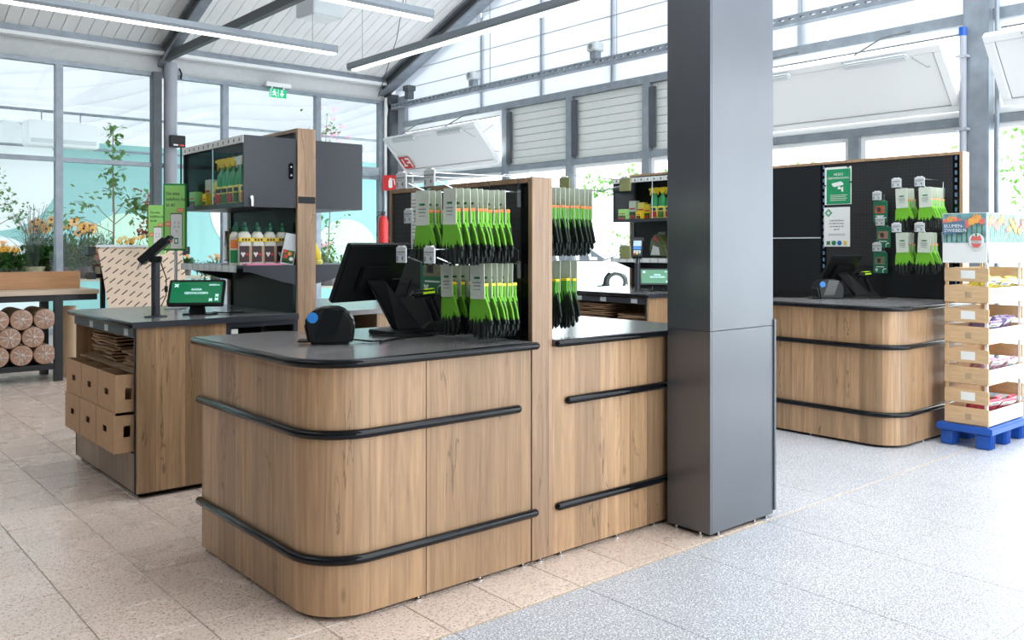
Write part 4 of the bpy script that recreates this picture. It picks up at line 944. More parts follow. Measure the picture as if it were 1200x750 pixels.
ORD = ('first','second','third','fourth','fifth','sixth','seventh','eighth','ninth')
def island(X0, Y0, W, full):
    P = lambda x, y, z=0: (X0+x, Y0+y, z)
    packing_desk(P(0,0), 0, 'oak packing desk with dark worktop and open shelves, '+W)
    # divider board
    d = empty('island_board', P(.9262,0), 0, 'tall oak-edged board rising from the desk, '+W, 'divider', 'tall boards of the packing islands')
    MB().box(0,.12,-.002,.022,.03,2.055).build('end_board', 'oak_edge', d, bevel=.0015, seg=1)
    MB().box(0,.12,.024,1.02,2.033,2.055).build('top_board', 'oak_edge', d)
    MB().box(.0,.12,1.022,1.044,.03,2.055).build('end_board', 'oak_edge', d)
    MB().box(.012,.108,.024,1.02,.03,2.031).build('core', 'black_sheet', d)
    for x in (.002,.109): MB().box(x,x+.009,.026,.06,.95,2.03).build('slotted_upright', 'black_gloss', d); 
    for x in (.002,.109): MB().box(x,x+.009,.985,1.018,.95,2.03).build('slotted_upright', 'black_gloss', d)
    MB().box(.004,.116,-.0045,-.002,1.605,1.645).build('dark_band', 'black_sheet', d)
    wall_cabinet(P(.594,.010,1.575), 0, 'glass-fronted grey cabinet full of sprays facing left, '+W)
    if full: wall_cabinet(P(1.3785,.96,1.575), PI, 'grey wall cabinet on the rear side of the board, '+W)
    # metal shelf(s)
    def shelf(loc, rz, lab):
        o = empty('metal_shelf', loc, rz, lab, 'shelf', 'metal shelves of the packing islands')
        MB().box(0,.33,0,.96,.0,.016).build('shelf_plate', 'anthracite', o)
        l = MB().box(-.008,0,.10,.97,-.024,.018).build('label_rail', 'paper_grey', o)
        for i in range(9): MB().box(-.0095,-.008,.11+i*.095,.11+i*.095+.07,-.021,.014).build('label', 'paper_white', l)
        for y in (0,.952): MB().prism([(0,.0),(.33,.0),(.33,-.10),(.25,-.085),(.04,-.022),(0,-.02)], y, y+.008, 'y').build('bracket', 'anthracite', o)
        return o
    shelf(P(.594,.010,1.218), 0, 'dark metal shelf with price rail holding fertiliser bottles, '+W)
    if full: shelf(P(1.3785,.97,1.218), PI, 'dark metal shelf on the rear side of the board, '+W)
    zc = 1.5895
    for i,(y,hm,pc) in enumerate(((.12,'yellow','red'),(.225,'paper_white','leaf'),(.32,'yellow','petal_red'),(.41,'yellow','leaf_light'),(.50,'yellow','red'))):
        sb_ = spray_bottle(P(.672,y,zc), -PI/2+.05*i, ('green spray bottle nearest the cabinet end','green spray bottle with white trigger','middle green spray bottle of the row','fourth green spray bottle from the near end','green spray bottle next to the cartons')[i]+', '+W, hm, pc)
        sb_.scale = (1.2,1.2,1.2)
    for i,(x,y,w_,h_) in enumerate(((.70,.60,.075,.15),(.72,.695,.085,.17),(.72,.80,.09,.19),(.64,.655,.06,.09),(.64,.86,.10,.11))):
        plant_box(P(x,y,zc), -PI/2, ('small yellow carton next to the sprays','mid-sized yellow carton in the cabinet','tall yellow carton at the cabinet far end','little carton standing in front of the others','low carton in the far front corner of the cabinet')[i]+', '+W, w_, h_, c=('yellow','yellow_pale','card_pale','yellow','green_lime')[i])
    zs = 1.234
    for i in range(4): feed_bottle(P(.652+i*.078,.13,zs), -.15, ('first','second','third','fourth')[i]+' white fertiliser bottle with dark label counted from the shelf edge, '+W)
    feed_bottle(P(.628,.195,zs), -.6, 'white fertiliser bottle with orange and green label at the shelf edge, '+W, True)
    soil_bag(P(.74,.46,zs), -1.9, 'patterned green soil bag lying on the shelf, '+W)
    c = empty('seed_card', P(.875,.035,zs), -.15, 'glossy tulip bulb card leaning against the board, '+W, 'card', 'bulb cards on the island shelves')
    M = Matrix.Rotation(.20,4,'Y')
    MB().box(-.045,.035,-.006,.006,0.004,.19,M).build('card', 'paper_grey', c); MB().box(-.04,.03,-.0072,-.006,.012,.09,M).build('picture', 'leaf', c)
    for q,(a,b) in enumerate(((-.02,.05),(.0,.07),(.015,.04),(-.03,.08))): MB().prism(disc_poly(a,b,.012,8), -.0085,-.0072,'y',M).build('picture_tulip', ('red','orange','paper_white','red')[q], c)
    pk = tag(box('flat_pack', 'pink', (-.12,.12,-.03,.03,0,.012), None, .003, P(.74,.06,zs)), 'flat pink pack lying in front of the bottles on the shelf, '+W, 'pack', 'flat pink packs')
    # bins and bags in the desk
    if full:
        rows = (('upper',.45),('lower',.2505)); cols = (('near',.05),('middle',.375),('far',.70))
        for rn, z in rows:
            for cn, y in cols: bin_box(P(-.095 - (.008 if rn=='lower' else 0), y, z), '%s cardboard bin in the %s row of the packing desk, ' % (cn, rn)+W)
    random.seed(3 if full else 4)
    z = .6695
    for i in range(9):
        paper_bag(P(.235+random.uniform(-.012,.012),.80+random.uniform(-.02,.02),z), random.uniform(-.05,.05), '%s folded brown paper bag from the bottom of the tall pile, ' % ORD[i]+W, .34, .46, grp='tall pile of folded bags, '+W); z += .0185
    z = .6695
    for i in range(5):
        paper_bag(P(.215+random.uniform(-.015,.015),.25+random.uniform(-.02,.02),z), random.uniform(-.08,.08), '%s folded brown paper bag from the bottom of the low pile, ' % ORD[i]+W, .30, .34, grp='low pile of folded bags, '+W); z += .0165
island(1.515, 4.83, 'left island', True)
island(5.635, 4.83, 'far island', False)
packing_desk((1.515+1.973, 6.03, 0), PI, 'oak packing desk on the rear side of the left island')
tablet((1.95, 5.13, ZT), math.radians(-32), 'customer display with green closed-till screen on the left island')
card_terminal((1.705, 5.11, ZT), math.radians(-122), 'card terminal on a dark pole turned sideways on the left island', 48)
tablet((6.04, 5.08, ZT), math.radians(-45), 'customer display with green screen on the far island')
card_terminal((5.80, 5.10, ZT), math.radians(-52), 'card terminal with lit keypad facing the camera on the far island', 38)
# items on the rear shelf of the left island
b = empty('watering_bag', (2.67, 5.02, 1.234), .2, 'yellow curved bag end on the rear shelf of the left island', 'bag')
MB().tube([(0,0,.01),(-.01,0,.06),(-.03,.01,.12),(-.06,.02,.17)], [.03,.035,.03,.015], 10).build('sack', 'yellow', b, smooth=True); MB().lathe([(.036,.0),(.038,.02),(.03,.03)], n=12).build('base', 'yellow_pale', b)
b = empty('seed_tub', (2.66, 5.2, 1.234), 0, 'grey tub with yellow rim on the rear shelf of the left island', 'tub')
MB().lathe([(.05,0),(.055,.12),(.055,.13)], n=16).build('tub', 'paper_grey', b, smooth=True); MB().lathe([(.058,.125),(.058,.16),(.05,.165)], n=16).build('rim', 'yellow', b, smooth=True)

# app poster on a pole clamped to the left island
def app_poster(loc, rz, lab, pole, s=1.0, frame='green_frame'):
    o = empty('poster_stand', loc, rz, lab, 'poster', 'green poster stands')
    w, h = .148*s, .43*s
    if pole: 
        MB().cyl((0,.012,0),(0,.012,pole),.010,10).build('pole', 'paper_grey', o, smooth=True)
        MB().lathe([(.07,0),(.07,.006),(.015,.012)], (0,.012,0), 16).build('base', 'paper_grey', o, smooth=True)
    z0 = pole-.002 if pole else 0
    MB().box(-w/2,w/2,-.008,.008,z0,z0+h).build('frame', frame, o, bevel=.002, seg=1)
    p = MB().box(-w/2+.011*s,w/2-.011*s,-.010,-.008,z0+.011*s,z0+h-.011*s).build('sheet', 'green_lime', o)
    y = -.0105
    for i,l in enumerate(('Die neue','bellaflora App','ist da!')): text('lettering', l, .030*s, -w*.37, z0+h*(.83-.085*i), y, 'ink', p, sx=.78)
    ph = MB().prism(rrect(-.028*s,.050*s,z0+h*.06,z0+h*.56,.008*s,3), -.012,-.010,'y').build('phone_picture', 'ink', p)
    MB().prism(rrect(-.025*s,.047*s,z0+h*.03,z0+h*.545,.006*s,3), -.0128,-.012,'y').build('phone_screen', 'paper_white', ph)
    for a,b in ((-.005,.40),(.020,.40),(-.005,.34),(.020,.34),(.008,.27)): MB().box(a*s,(a+.012)*s,-.0136,-.0128,z0+h*b,z0+h*(b+.035)).build('app_icon', 'paper_grey', ph)
    MB().prism(rrect(-.002*s,.024*s,z0+h*.10,z0+h*.19,.004*s,2),-.0138,-.0128,'y').build('app_badge', 'green_frame', ph); MB().prism(rrect(.004*s,.018*s,z0+h*.12,z0+h*.17,.003*s,2),-.0144,-.0138,'y').build('badge_mark','paper_white', ph)
    for a,b,c,dz in ((.015,.062,.575,.055),(-.058,-.022,.36,.075),(-.03,-.012,.12,.06)):
        l = MB().prism(rrect(a*s,b*s,z0+h*c,z0+h*(c+dz),.005*s,3),-.0152,-.0138,'y').build('orange_flag', 'orange', p)
        for q in (.3,.6): MB().box((a+.006)*s,(b-.006)*s,-.0158,-.0152,z0+h*(c+dz*q),z0+h*(c+dz*(q+.12))).build('flag_print','paper_white',l)
    return o
app_poster((2.025, 5.70, ZT), math.radians(-38), 'tall green app poster in a dark green frame on a thin pole, left island', .375)
app_poster((2.965, 8.85, 0), math.radians(-42), 'smaller pale green app poster farther back by the kraft paper', 1.27, 1.12, 'green_lime')
# ================================================================== RIGHT-HAND CHECKOUT WALL
XR = 6.745
d = empty('pegboard_wall', (XR, 2.765, 0), 0, 'tall black pegboard wall with oak edge behind the right-hand counter', 'divider')
MB().box(.0, .115, .0, .022, .03, 2.05).build('end_board', 'oak_edge', d, bevel=.0015, seg=1)
MB().box(.0, .115, .024, 2.10, 2.028, 2.05).build('top_board', 'oak_edge', d)
MB().box(.0, .115, 2.102, 2.124, .03, 2.05).build('end_board', 'oak_edge', d)
MB().box(.02, .095, .024, 2.10, .03, 2.026).build('core', 'black_sheet', d)
for z0, z1 in ((.95,1.19),(1.193,1.60),(1.603,2.026)): MB().box(.008, .019, .075, 1.095, z0, z1).build('pegboard_panel', 'pegboard' if z0 > 1 else 'black_sheet', d)
for z0, z1 in ((.95,1.41),(1.425,2.026)): MB().box(.008, .019, 1.15, 2.10, z0, z1).build('plain_panel', 'black_sheet', d)
MB().box(.004, .014, 1.15, 2.10, 1.412, 1.422).build('joint_strip', 'paper_grey', d)
for y in (.030, 1.10):
    u = MB().box(.012, .019, y, y+.045, .95, 2.026).build('slotted_upright', 'black_gloss', d)
    z = 1.0
    while z < 2.0: MB().box(.0105,.012,y+.014,y+.030,z,z+.03).build('slot', 'blue_slate', u); z += .055
MB().box(.0, .008, 1.60, 1.75, 1.735, 1.765).build('bracket', 'black_gloss', d)

def sign_sheet(name, loc, lab, w, h, m):
    o = empty(name, loc, -PI/2, lab, 'sign'); MB().box(0,w,-.004,-.001,-h,0).build('sheet', m, o); return o
xs = XR+.006
v = sign_sheet('video_notice', (xs, 3.872, 2.0), 'green video surveillance notice on the right-hand pegboard', .235, .31, 'paper_white')
sh_ = MB().box(.018,.228,-.006,-.004,-.305,-.018).build('green_field', 'green_sign', v)
text('lettering', 'VIDEO', .030, .122, -.072, -.0065, 'paper_white', sh_, 'CENTER'); text('lettering', 'ÜBERWACHUNG', .0245, .122, -.100, -.0065, 'paper_white', sh_, 'CENTER')
c_ = MB(); c_.prism([(.065,-.135),(.145,-.120),(.165,-.135),(.168,-.150),(.085,-.165),(.068,-.150)],-.008,-.006,'y').prism([(.118,-.165),(.140,-.160),(.140,-.185),(.118,-.185)],-.008,-.006,'y').prism([(.140,-.175),(.165,-.165),(.165,-.205),(.150,-.205),(.150,-.185),(.140,-.185)],-.008,-.006,'y')
c_.build('camera_symbol', 'paper_white', sh_)
for q in range(4): MB().box(.05,.20-.012*(q%2),-.0068,-.006,-.235-.014*q,-.230-.014*q).build('small_print', 'card_pale', sh_)
for x,z in ((.0,-.15),(.225,-.13),(.205,-.004)): MB().box(x-.006,x+.012,-.009,-.004,z-.006,z+.006).build('clip', 'ink', v)
v = sign_sheet('white_notice', (xs, 3.880, 1.668), 'white notice with green emblem and four patterned marks under the video sign', .23, .325, 'paper_white')
em = MB()
for k_ in range(4): em.box(-.024,.010,-.006,-.004,.013,.024,Matrix.Translation((.042,0,-.045)) @ Matrix.Rotation(k_*PI/2+PI/4,4,'Y'))
em.build('emblem', 'green_sign', v)
for i,l in enumerate(('Liebe Kundinnen','und liebe Kunden,','wir bedienen Sie','gerne!')): text('lettering', l, .0185, .115, -.115-.024*i, -.0045, 'ink', v, 'CENTER')
for q in range(2): MB().box(.04,.19,-.0048,-.004,-.222-.010*q,-.219-.010*q).build('small_print', 'ink_grey', v)
for i,mm in enumerate(('leaf_light','green_sign','blue_dot','yellow')):
    g = MB()
    for k_ in range(4): g.box(.002,.020,-.006,-.004,-.006,.006,Matrix.Translation((.040+.050*i,0,-.295)) @ Matrix.Rotation(PI/4*(1 if i in (0,3) else 0)+k_*PI/2,4,'Y'))
    if i in (1,2): g.box(.024+.05*i,.036+.05*i,-.006,-.004,-.291,-.279).box(.044+.05*i,.056+.05*i,-.006,-.004,-.291,-.279).box(.024+.05*i,.036+.05*i,-.006,-.004,-.311,-.299).box(.044+.05*i,.056+.05*i,-.006,-.004,-.311,-.299)
    g.build('pattern_mark', mm, v)
HR = 'wire hooks on the right-hand pegboard'; bx = XR+.008
for y,z,l in ((2.905,1.785,'upper wire hook nearer the crates'),(3.075,1.785,'upper wire hook farther from the crates'),(2.905,1.455,'lower wire hook nearer the crates'),(3.075,1.455,'lower wire hook farther from the crates')):
    hook((bx,y,z),-PI/2,.36,l+' on the right-hand pegboard','paper_grey',HR)
for y,z,n,t in ((2.905,1.773,7,'upper hook nearer the crates, right pegboard'),(3.075,1.773,4,'upper hook farther from the crates, right pegboard'),(2.905,1.443,4,'lower hook nearer the crates, right pegboard'),(3.075,1.443,4,'lower hook farther from the crates, right pegboard')):
    hang_gloves(gp_orange,bx,y,z,[.31-.034*i for i in range(n)],-1,lab_fn(t),'gloves on the right-hand pegboard')
for i,(y,z,pc,l) in enumerate(((3.36,1.70,'pic_red','top'),(3.335,1.50,'pic_flesh','middle'),(3.36,1.30,'pic_olive','lowest'))):
    green_pack((bx-.06,y,z),-PI/2,l+' green hanging pack in the column on the right-hand pegboard',w=.11,h=.165,pic=pc,grp='green packs on the right pegboard')
    hook((bx,y,z+.012),-PI/2,.09,'short wire hook holding the %s green pack, right pegboard' % l,'paper_grey',HR)

# ================================================================== CRATE TOWER WITH BULBS
pal = empty('blue_pallet', (6.12, 2.325, 0), 0, 'blue plastic pallet under the wooden crates', 'pallet')
MB().box(0,.66,0,.36,.10,.145).build('deck', 'blue', pal, bevel=.006)
for x in (.02,.28,.55):
    for y in (.02,.25):
        f = MB().prism([(x,y),(x+.09,y),(x+.09,y+.09),(x,y+.09)],.0,.10).build('foot','blue',pal,bevel=.008)
        for q in (.018,.042,.066): MB().box(x+q,x+q+.006,y-.006,y,.005,.095).build('rib','blue',f)
def crate(loc, lab, h=.275, w=.60, dp=.285):
    o = empty('wooden_crate', loc, 0, lab, 'crate', 'stacked wooden bulb crates')
    t = .012; b = .03
    for x in (0, w-b):
        for y in (0, dp-b): MB().box(x+.0125,x+b,y+.0125,y+b,0,h).build('corner_post', 'pine_lit' if y == 0 else 'pine', o)
    sh1, sh2 = (.008,.118), (.147,.237)
    for z0,z1 in (sh1,sh2):
        s_ = MB().box(0,.0115,0,dp,z0,z1).build('side_slat', 'pine', o, bevel=.001, seg=1); 
        MB().box(w-.0115,w,0,dp,z0,z1).build('side_slat', 'pine', o)
        if z0 < .05: MB().box(-.0012,0,dp*.38,dp*.52,z0+.03,z0+.07).box(-.0018,-.001,dp*.40,dp*.50,z0+.036,z0+.064).build('stamp', 'label_tan', s_)
        else: MB().box(-.0012,0,dp*.30,dp*.62,z0+.02,z0+.075).build('paper_label', 'paper_white', s_)
    MB().box(.012,w-.012,0,.0115,.008,.105).build('front_slat', 'pine_lit', o, bevel=.001, seg=1)
    for z0,z1 in (sh1,sh2): MB().box(.012,w-.012,dp-.0115,dp,z0,z1).build('back_slat', 'pine', o)
    for q in range(4): MB().box(.012,w-.012,.014+q*.066,.014+q*.066+.055,.0,.008).build('floor_slat', 'pine', o)
    return o
names = ('lowest','second lowest','second highest','topmost'); hz = .2725
for i in range(4): crate((6.155, 2.358, .1455+i*hz), names[i]+' wooden crate of the bulb display at the right edge', h=hz-.001)
mat('mix_yellow', (.70,.60,.10), .35, var=.7, vscale=40); mat('mix_violet', (.26,.18,.36), .35, var=.8, vscale=35); mat('mix_red', (.60,.08,.14), .35, var=.6, vscale=30); mat('mix_rose', (.55,.30,.40), .35, var=.8, vscale=32)
def bulb_pack(loc, rz, tilt, lab, m, grp):
    o = empty('bulb_packet', loc, rz, lab, 'packet', grp)
    M = Matrix.Rotation(tilt,4,'X')
    MB().box(-.07,.07,-.012,.012,0,.19,M).build('pouch', m, o, bevel=.005)
    MB().box(-.065,.065,-.0135,-.0122,.15,.185,M).build('header', 'paper_white', o)
    MB().box(-.05,.03,-.0142,-.0134,.160,.172,M).build('title', 'ink_grey', o)
    return o
random.seed(11)
cm = (('mix_red','red and white'),('mix_rose','rose and violet'),('mix_violet','violet'),('mix_yellow','yellow flowered'))
for i in range(4):
    z = .1455+i*hz+.010
    for q in range(7):
        bulb_pack((6.255+.066*q, 2.50+random.uniform(-.015,.015), z), random.uniform(-.2,.2)+(1.3 if q == 0 else 0), random.uniform(.5,.8) if q else .35, '%s bulb packet, %s in the %s crate' % (cm[i][1], ('first at the left','second','third','fourth','fifth','sixth','last')[q], names[i]), cm[i][0], 'bulb packets in the crates')
hd = empty('header_board', (6.15, 2.352, .1455+4*hz), 0, 'printed header board with tulips and a slogan above the crates', 'sign')
M = Matrix.Rotation(-.06,4,'X')
mat('sky_print', (.17,.33,.36), .4, var=.6, vscale=16)
def hdface(parent, w, M):
    """tulip picture, slogan and maker's badge of one face"""
    bd = MB().box(0,w,-.004,.004,0,.335,M).build('board', 'paper_white', parent)
    pc = MB().box(.004,w-.004,-.006,-.004,.135,.331,M).build('picture', 'sky_print', bd)
    rr = random.Random(5)
    n = int(w/.035)
    for q in range(n):
        x = .03+(w-.06)*q/max(1,n-1); z = rr.uniform(.20,.285); s = rr.uniform(.022,.040); mm = rr.choice(['tul_a','tul_b','tul_c','tul_a'])
        MB().prism([(x-s*.75,z),(x-s*.8,z+s*.8),(x-s*.45,z+s*1.35),(x-s*.15,z+s*1.0),(x,z+s*1.45),(x+s*.2,z+s*1.0),(x+s*.5,z+s*1.3),(x+s*.8,z+s*.75),(x+s*.7,z),(x,z-s*.45)],-.0075-.0004*q,-.006,'y',M).build('tulip', mm, pc)
        MB().box(x-.004,x+.004,-.0066,-.006,.14,z-s*.4,M).build('stem', 'leaf_light', pc)
    return bd
mat('tul_a', (.75,.20,.16), .45, var=.3, vscale=30); mat('tul_b', (.80,.38,.10), .45, var=.3, vscale=30); mat('tul_c', (.82,.62,.45), .45, var=.2, vscale=30)
# long face looks to the front (-Y), short face to the left (-X)
hdface(hd, .62, M)
sd = empty('header_board', (6.143, 2.648, .1455+4*hz), -PI/2, 'short side of the bulb header board with slogan BLUMENZWIEBELN and badge', 'sign')
bd = hdface(sd, .285, Matrix.Identity(4))
sl_ = MB().prism([(.004,.190),(.150,.205),(.150,.285),(.004,.268)], -.017,-.010,'y').build('slogan_panel', 'blue_slate', bd)
text('lettering', 'BLUMEN-', .031, .014, .238, -.0175, 'paper_white', sl_); text('lettering', 'ZWIEBELN', .031, .014, .208, -.0175, 'paper_white', sl_)
bg = MB().prism(disc_poly(.222,.150,.048,20,1.0), -.014,-.010,'y').build('badge', 'paper_white', bd)
MB().prism([(.185,.150),(.200,.188),(.214,.172),(.222,.196),(.230,.172),(.244,.188),(.259,.150)], -.0155,-.014,'y').build('badge_crown', 'red_soft', bg)
MB().prism([(.188,.130),(.256,.130),(.240,.106),(.222,.100),(.204,.106)], -.0155,-.014,'y').build('badge_base', 'red_soft', bg)
MB().prism([(.214,.184),(.222,.206),(.230,.184),(.222,.176)], -.0165,-.0155,'y').build('badge_leaf', 'green_sign', bg)
text('lettering', 'SPERLI', .023, .222, .132, -.0145, 'ink_grey', bg, 'CENTER')
text('lettering', '· · · · ·', .02, .222, .075, -.0045, 'ink_grey', bd, 'CENTER')

# ================================================================== PACKING BENCH, PAPER ROLLS, KRAFT PAPER STAND
b = empty('packing_bench', (.35, 9.60, 0), 0, 'black steel packing bench with wooden top and back board at the windows', 'bench')
LB = 1.97
for x in (.02, LB-.10):
    for y in (.0, .58): MB().box(x,x+.08,y,y+.06,0,.86).build('leg', 'bench_steel', b, bevel=.003, seg=1)
for y in (.005,.585): MB().box(0,LB+.30,y,y+.05,.80,.862).build('apron_rail', 'bench_steel', b)
MB().box(.1,LB-.10,.01,.62,.12,.175).build('lower_shelf', 'bench_steel', b, bevel=.003, seg=1)
MB().box(-.02,LB+.31,-.03,.66,.862,.905).build('top', 'bench_top', b, bevel=.003, seg=1)
MB().box(-.02,LB+.24,.40,.425,.905,1.085).build('back_board', 'bench_wood', b, bevel=.003, seg=1)
random.seed(5)
def roll(x, z, lab):
    o = empty('paper_roll', (x, 9.61, z), 0, lab, 'paper roll', 'wrapped paper rolls under the bench')
    MB().cyl((0,0,0),(0,.55,0),.1,24).build('roll', 'kraft_dark', o, smooth=True)
    e_ = MB().lathe([(.1,0),(.098,.006),(.06,.012),(.03,.008)], n=18, M=Matrix.Rotation(PI/2,4,'X')).build('film_end', 'wrap_roll', o, smooth=True)
    k_ = MB()
    for q in range(9):
        a = q*2*PI/9+random.uniform(-.2,.2); r = random.uniform(.06,.092)
        k_.prism([(.008*math.cos(a+1.57),.008*math.sin(a+1.57)),(r*math.cos(a+.06),r*math.sin(a+.06)),(r*math.cos(a-.06),r*math.sin(a-.06)),(.008*math.cos(a-1.57),.008*math.sin(a-1.57))],-.016,-.009,'y')
    k_.build('film_pleats', 'wrap_knot', o)
    MB().lathe([(.022,.0),(.015,.02),(.004,.024)], n=8, M=Matrix.Rotation(PI/2,4,'X')).build('film_knot', 'wrap_knot', o, smooth=True)
cnt = 0
rz_ = [(.278,0),(.4525,.103),(.627,0)]
for ri,(z,off) in enumerate(rz_):
    nn = 8 if ri != 1 else 7
    for q in range(nn):
        x = 2.135-off-.2055*q
        if x < .55: continue
        roll(x, z, '%s wrapped paper roll from the right in the %s row under the bench' % (('first','second','third','fourth','fifth','sixth','seventh','eighth')[q], ('bottom','middle','top')[ri]))
ks = empty('kraft_paper_stand', (2.53, 9.20, 0), 0, 'stand with a broad hanging sheet of printed kraft paper beside the bench', 'paper stand')
MB().cyl((-.02,.1,1.30),(.84,.1,1.30),.05,20).build('roll', 'kraft_light', ks, smooth=True)
n = 14; V = []; F_ = []
for i in range(n+1):
    t = i/n; z = 1.36-1.05*t; dy = .02-.05*math.sin(t*PI*.9)-.32*max(0,t-.45)**1.5; sx = .03*math.sin(t*2.4)
    V += [(-.02+sx+.10*t, dy, z), (.80+sx+.06*t, dy, z)]
for i in range(n): F_.append((2*i,2*i+1,2*i+3,2*i+2))
for i in range(len(V)): pass
V2 = [(a,b_+.003,c) for a,b_,c in V]; m = len(V)
F2 = [tuple(k_+m for k_ in f[::-1]) for f in F_]
MB().add(V+V2, F_+F2).build('paper_sheet', 'kraft_print', ks, smooth=True)
MB().box(-.03,.82,-.005,.012,1.335,1.36).build('tear_bar', 'paper_grey', ks)
for x in (.06,.70):
    MB().box(x,x+.04,.16,.20,0,1.30).build('upright', 'black_plastic', ks); MB().box(x-.01,x+.05,-.06,.40,0,.03).build('foot', 'black_plastic', ks)
    MB().box(-.09 if x < .3 else .84,-.02 if x < .3 else .91,.05,.15,1.26,1.34).box(-.09 if x < .3 else x,x+.04 if x < .3 else .91,.16,.20,1.25,1.30).build('roll_holder', 'black_plastic', ks)
MB().box(.06,.74,.17,.19,.25,.29).build('cross_bar', 'black_plastic', ks)
MB().box(-.085,-.02,.04,.14,1.02,1.09).box(-.085,.06,.16,.2,1.03,1.07).build('second_holder', 'black_plastic', ks)
# things under the overhang of the bench
for i,(x,z,m,l) in enumerate(((2.42,.16,'kraft_light','pale kraft roll standing under the bench overhang'),(2.50,.16,'kraft','brown kraft roll standing next to the kraft paper stand'))):
    o = empty('kraft_roll', (x, 9.95+.1*i, 0), 0, l, 'paper roll', 'loose kraft rolls')
    MB().cyl((0,0,0),(0,0,.72-.1*i),.085,20).build('roll', m, o, smooth=True); MB().cyl((0,0,.72-.1*i),(0,0,.725-.1*i),.03,12).build('core', 'kraft_dark', o)
sb = empty('sensor_box', (4.22, 11.83, 2.66), 0, 'small black box with red light on the round steel post', 'sensor')
MB().box(-.10,.10,-.06,.0,0,.16).build('case', 'black_plastic', sb, bevel=.006); MB().box(.02,.08,-.064,-.06,.02,.04).build('red_light', 'red', sb); MB().box(-.06,.0,-.064,-.06,.02,.04).build('label', 'paper_white', sb)
MB().cyl((.05,-.03,-1.4),(.05,-.03,0),.012,8).build('cable', 'black_plastic', sb)
bd_ = empty('tripod_display', (7.18, 11.0, 0), 0, 'dark tilted device on a stand in the far corner by the window', 'device')
MB().cyl((0,0,0),(0,0,1.22),.02,10).build('pole', 'black_plastic', bd_); MB().lathe([(.18,0),(.18,.012),(.03,.03)], n=18).build('base', 'black_plastic', bd_)
MB().box(-.14,.14,-.02,.02,-.12,.12, Matrix.Translation((0,0,1.27)) @ Matrix.Rotation(.6,4,'Y') @ Matrix.Rotation(-.7,4,'X')).build('head', 'black_plastic', bd_, bevel=.006)
# ================================================================== OUTDOORS
S(box('ground', 'asphalt', (-40, 70, -20, 75, -.30, -.10)), 'pale paving and asphalt outside the shop')
# ---- garden side: canopy, teal wall
MW = 19.0
tw = S(box('wall_garden', 'teal_wall', (-8, 14, MW, MW+.2, -.1, 3.43)), 'teal garden wall with large painted circles')
def disc(x, z, r, m): MB().prism(disc_poly(x,z,r,48), MW-.02, MW, 'y').build('painted_circle', m, tw)
disc(3.35, 2.75, 1.12, 'mural_white'); disc(5.75, 1.22, .80, 'mural_green'); disc(3.3,.55,1.0,'mural_white'); disc(8.6,2.2,1.1,'mural_white'); disc(10.9,1.1,.9,'mural_green'); disc(.6,1.3,1.0,'mural_green')
cv = []; cf = []; nu, nv = 150, 110
for i in range(nu+1):
    for j in range(nv+1):
        x = -8+24*i/nu; y = 12.6+8.4*j/nv
        ph = (x*.75+y*.8)*3.7+.9*math.sin(x*.8)+.7*math.sin(y*1.1+x*.5)
        wv = -abs(math.sin(ph))*(.7+.3*math.sin(x*1.7))+.35*math.sin(x*1.1-y*.7)
        z = 4.74-.145*(y-12.6)+.30*wv
        cv.append((x,y,z))
for i in range(nu):
    for j in range(nv):
        q = i*(nv+1)+j; cf.append((q,q+nv+1,q+nv+2,q+1))
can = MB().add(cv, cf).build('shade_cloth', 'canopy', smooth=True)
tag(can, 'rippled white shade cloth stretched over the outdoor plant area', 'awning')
for n_, y in enumerate((13.6, 16.2, 18.6)): S(MB().cyl((-8,y,4.12-.145*(y-12.6)),(14,y,4.12-.145*(y-12.6)),.025,8).build('trim_%d' % (26+n_), 'galv'), 'thin steel tube carrying the shade cloth')
ac = empty('patio_heater', (3.85, 16.2, 3.0), 0, 'white box heater hanging under the shade cloth', 'heater')
MB().box(-.55,.55,-.2,.2,0,.42).build('casing', 'white_paint', ac, bevel=.02); MB().box(-.5,.5,-.205,-.2,.05,.12).build('grille', 'paper_grey', ac); MB().cyl((-.3,0,.42),(-.3,0,.60),.01,6).build('hanger','galv',ac); MB().cyl((.3,0,.42),(.3,0,.60),.01,6).build('hanger','galv',ac)

def plant_table(x0, x1, y0, y1, z, lab):
    o = empty('plant_table', (x0, y0, -.1), 0, lab, 'table', 'plant tables outside'); w = x1-x0; d_ = y1-y0; z += .1
    for i in range(6): MB().box(0,w,i*d_/6,i*d_/6+d_/6-.02,z-.03,z).build('board', 'bench_top', o)
    for x in (.05,w-.1):
        for y in (.05,d_-.1): MB().box(x,x+.05,y,y+.05,0,z-.03).build('leg', 'galv', o)
plant_table(.8, 4.9, 12.75, 14.2, .90, 'long plant table outside behind the packing bench'); plant_table(5.1, 8.2, 12.75, 14.0, .70, 'plant table outside behind the left island'); plant_table(2.0, 6.4, 15.4, 16.6, .80, 'second row plant table outside near the teal wall')

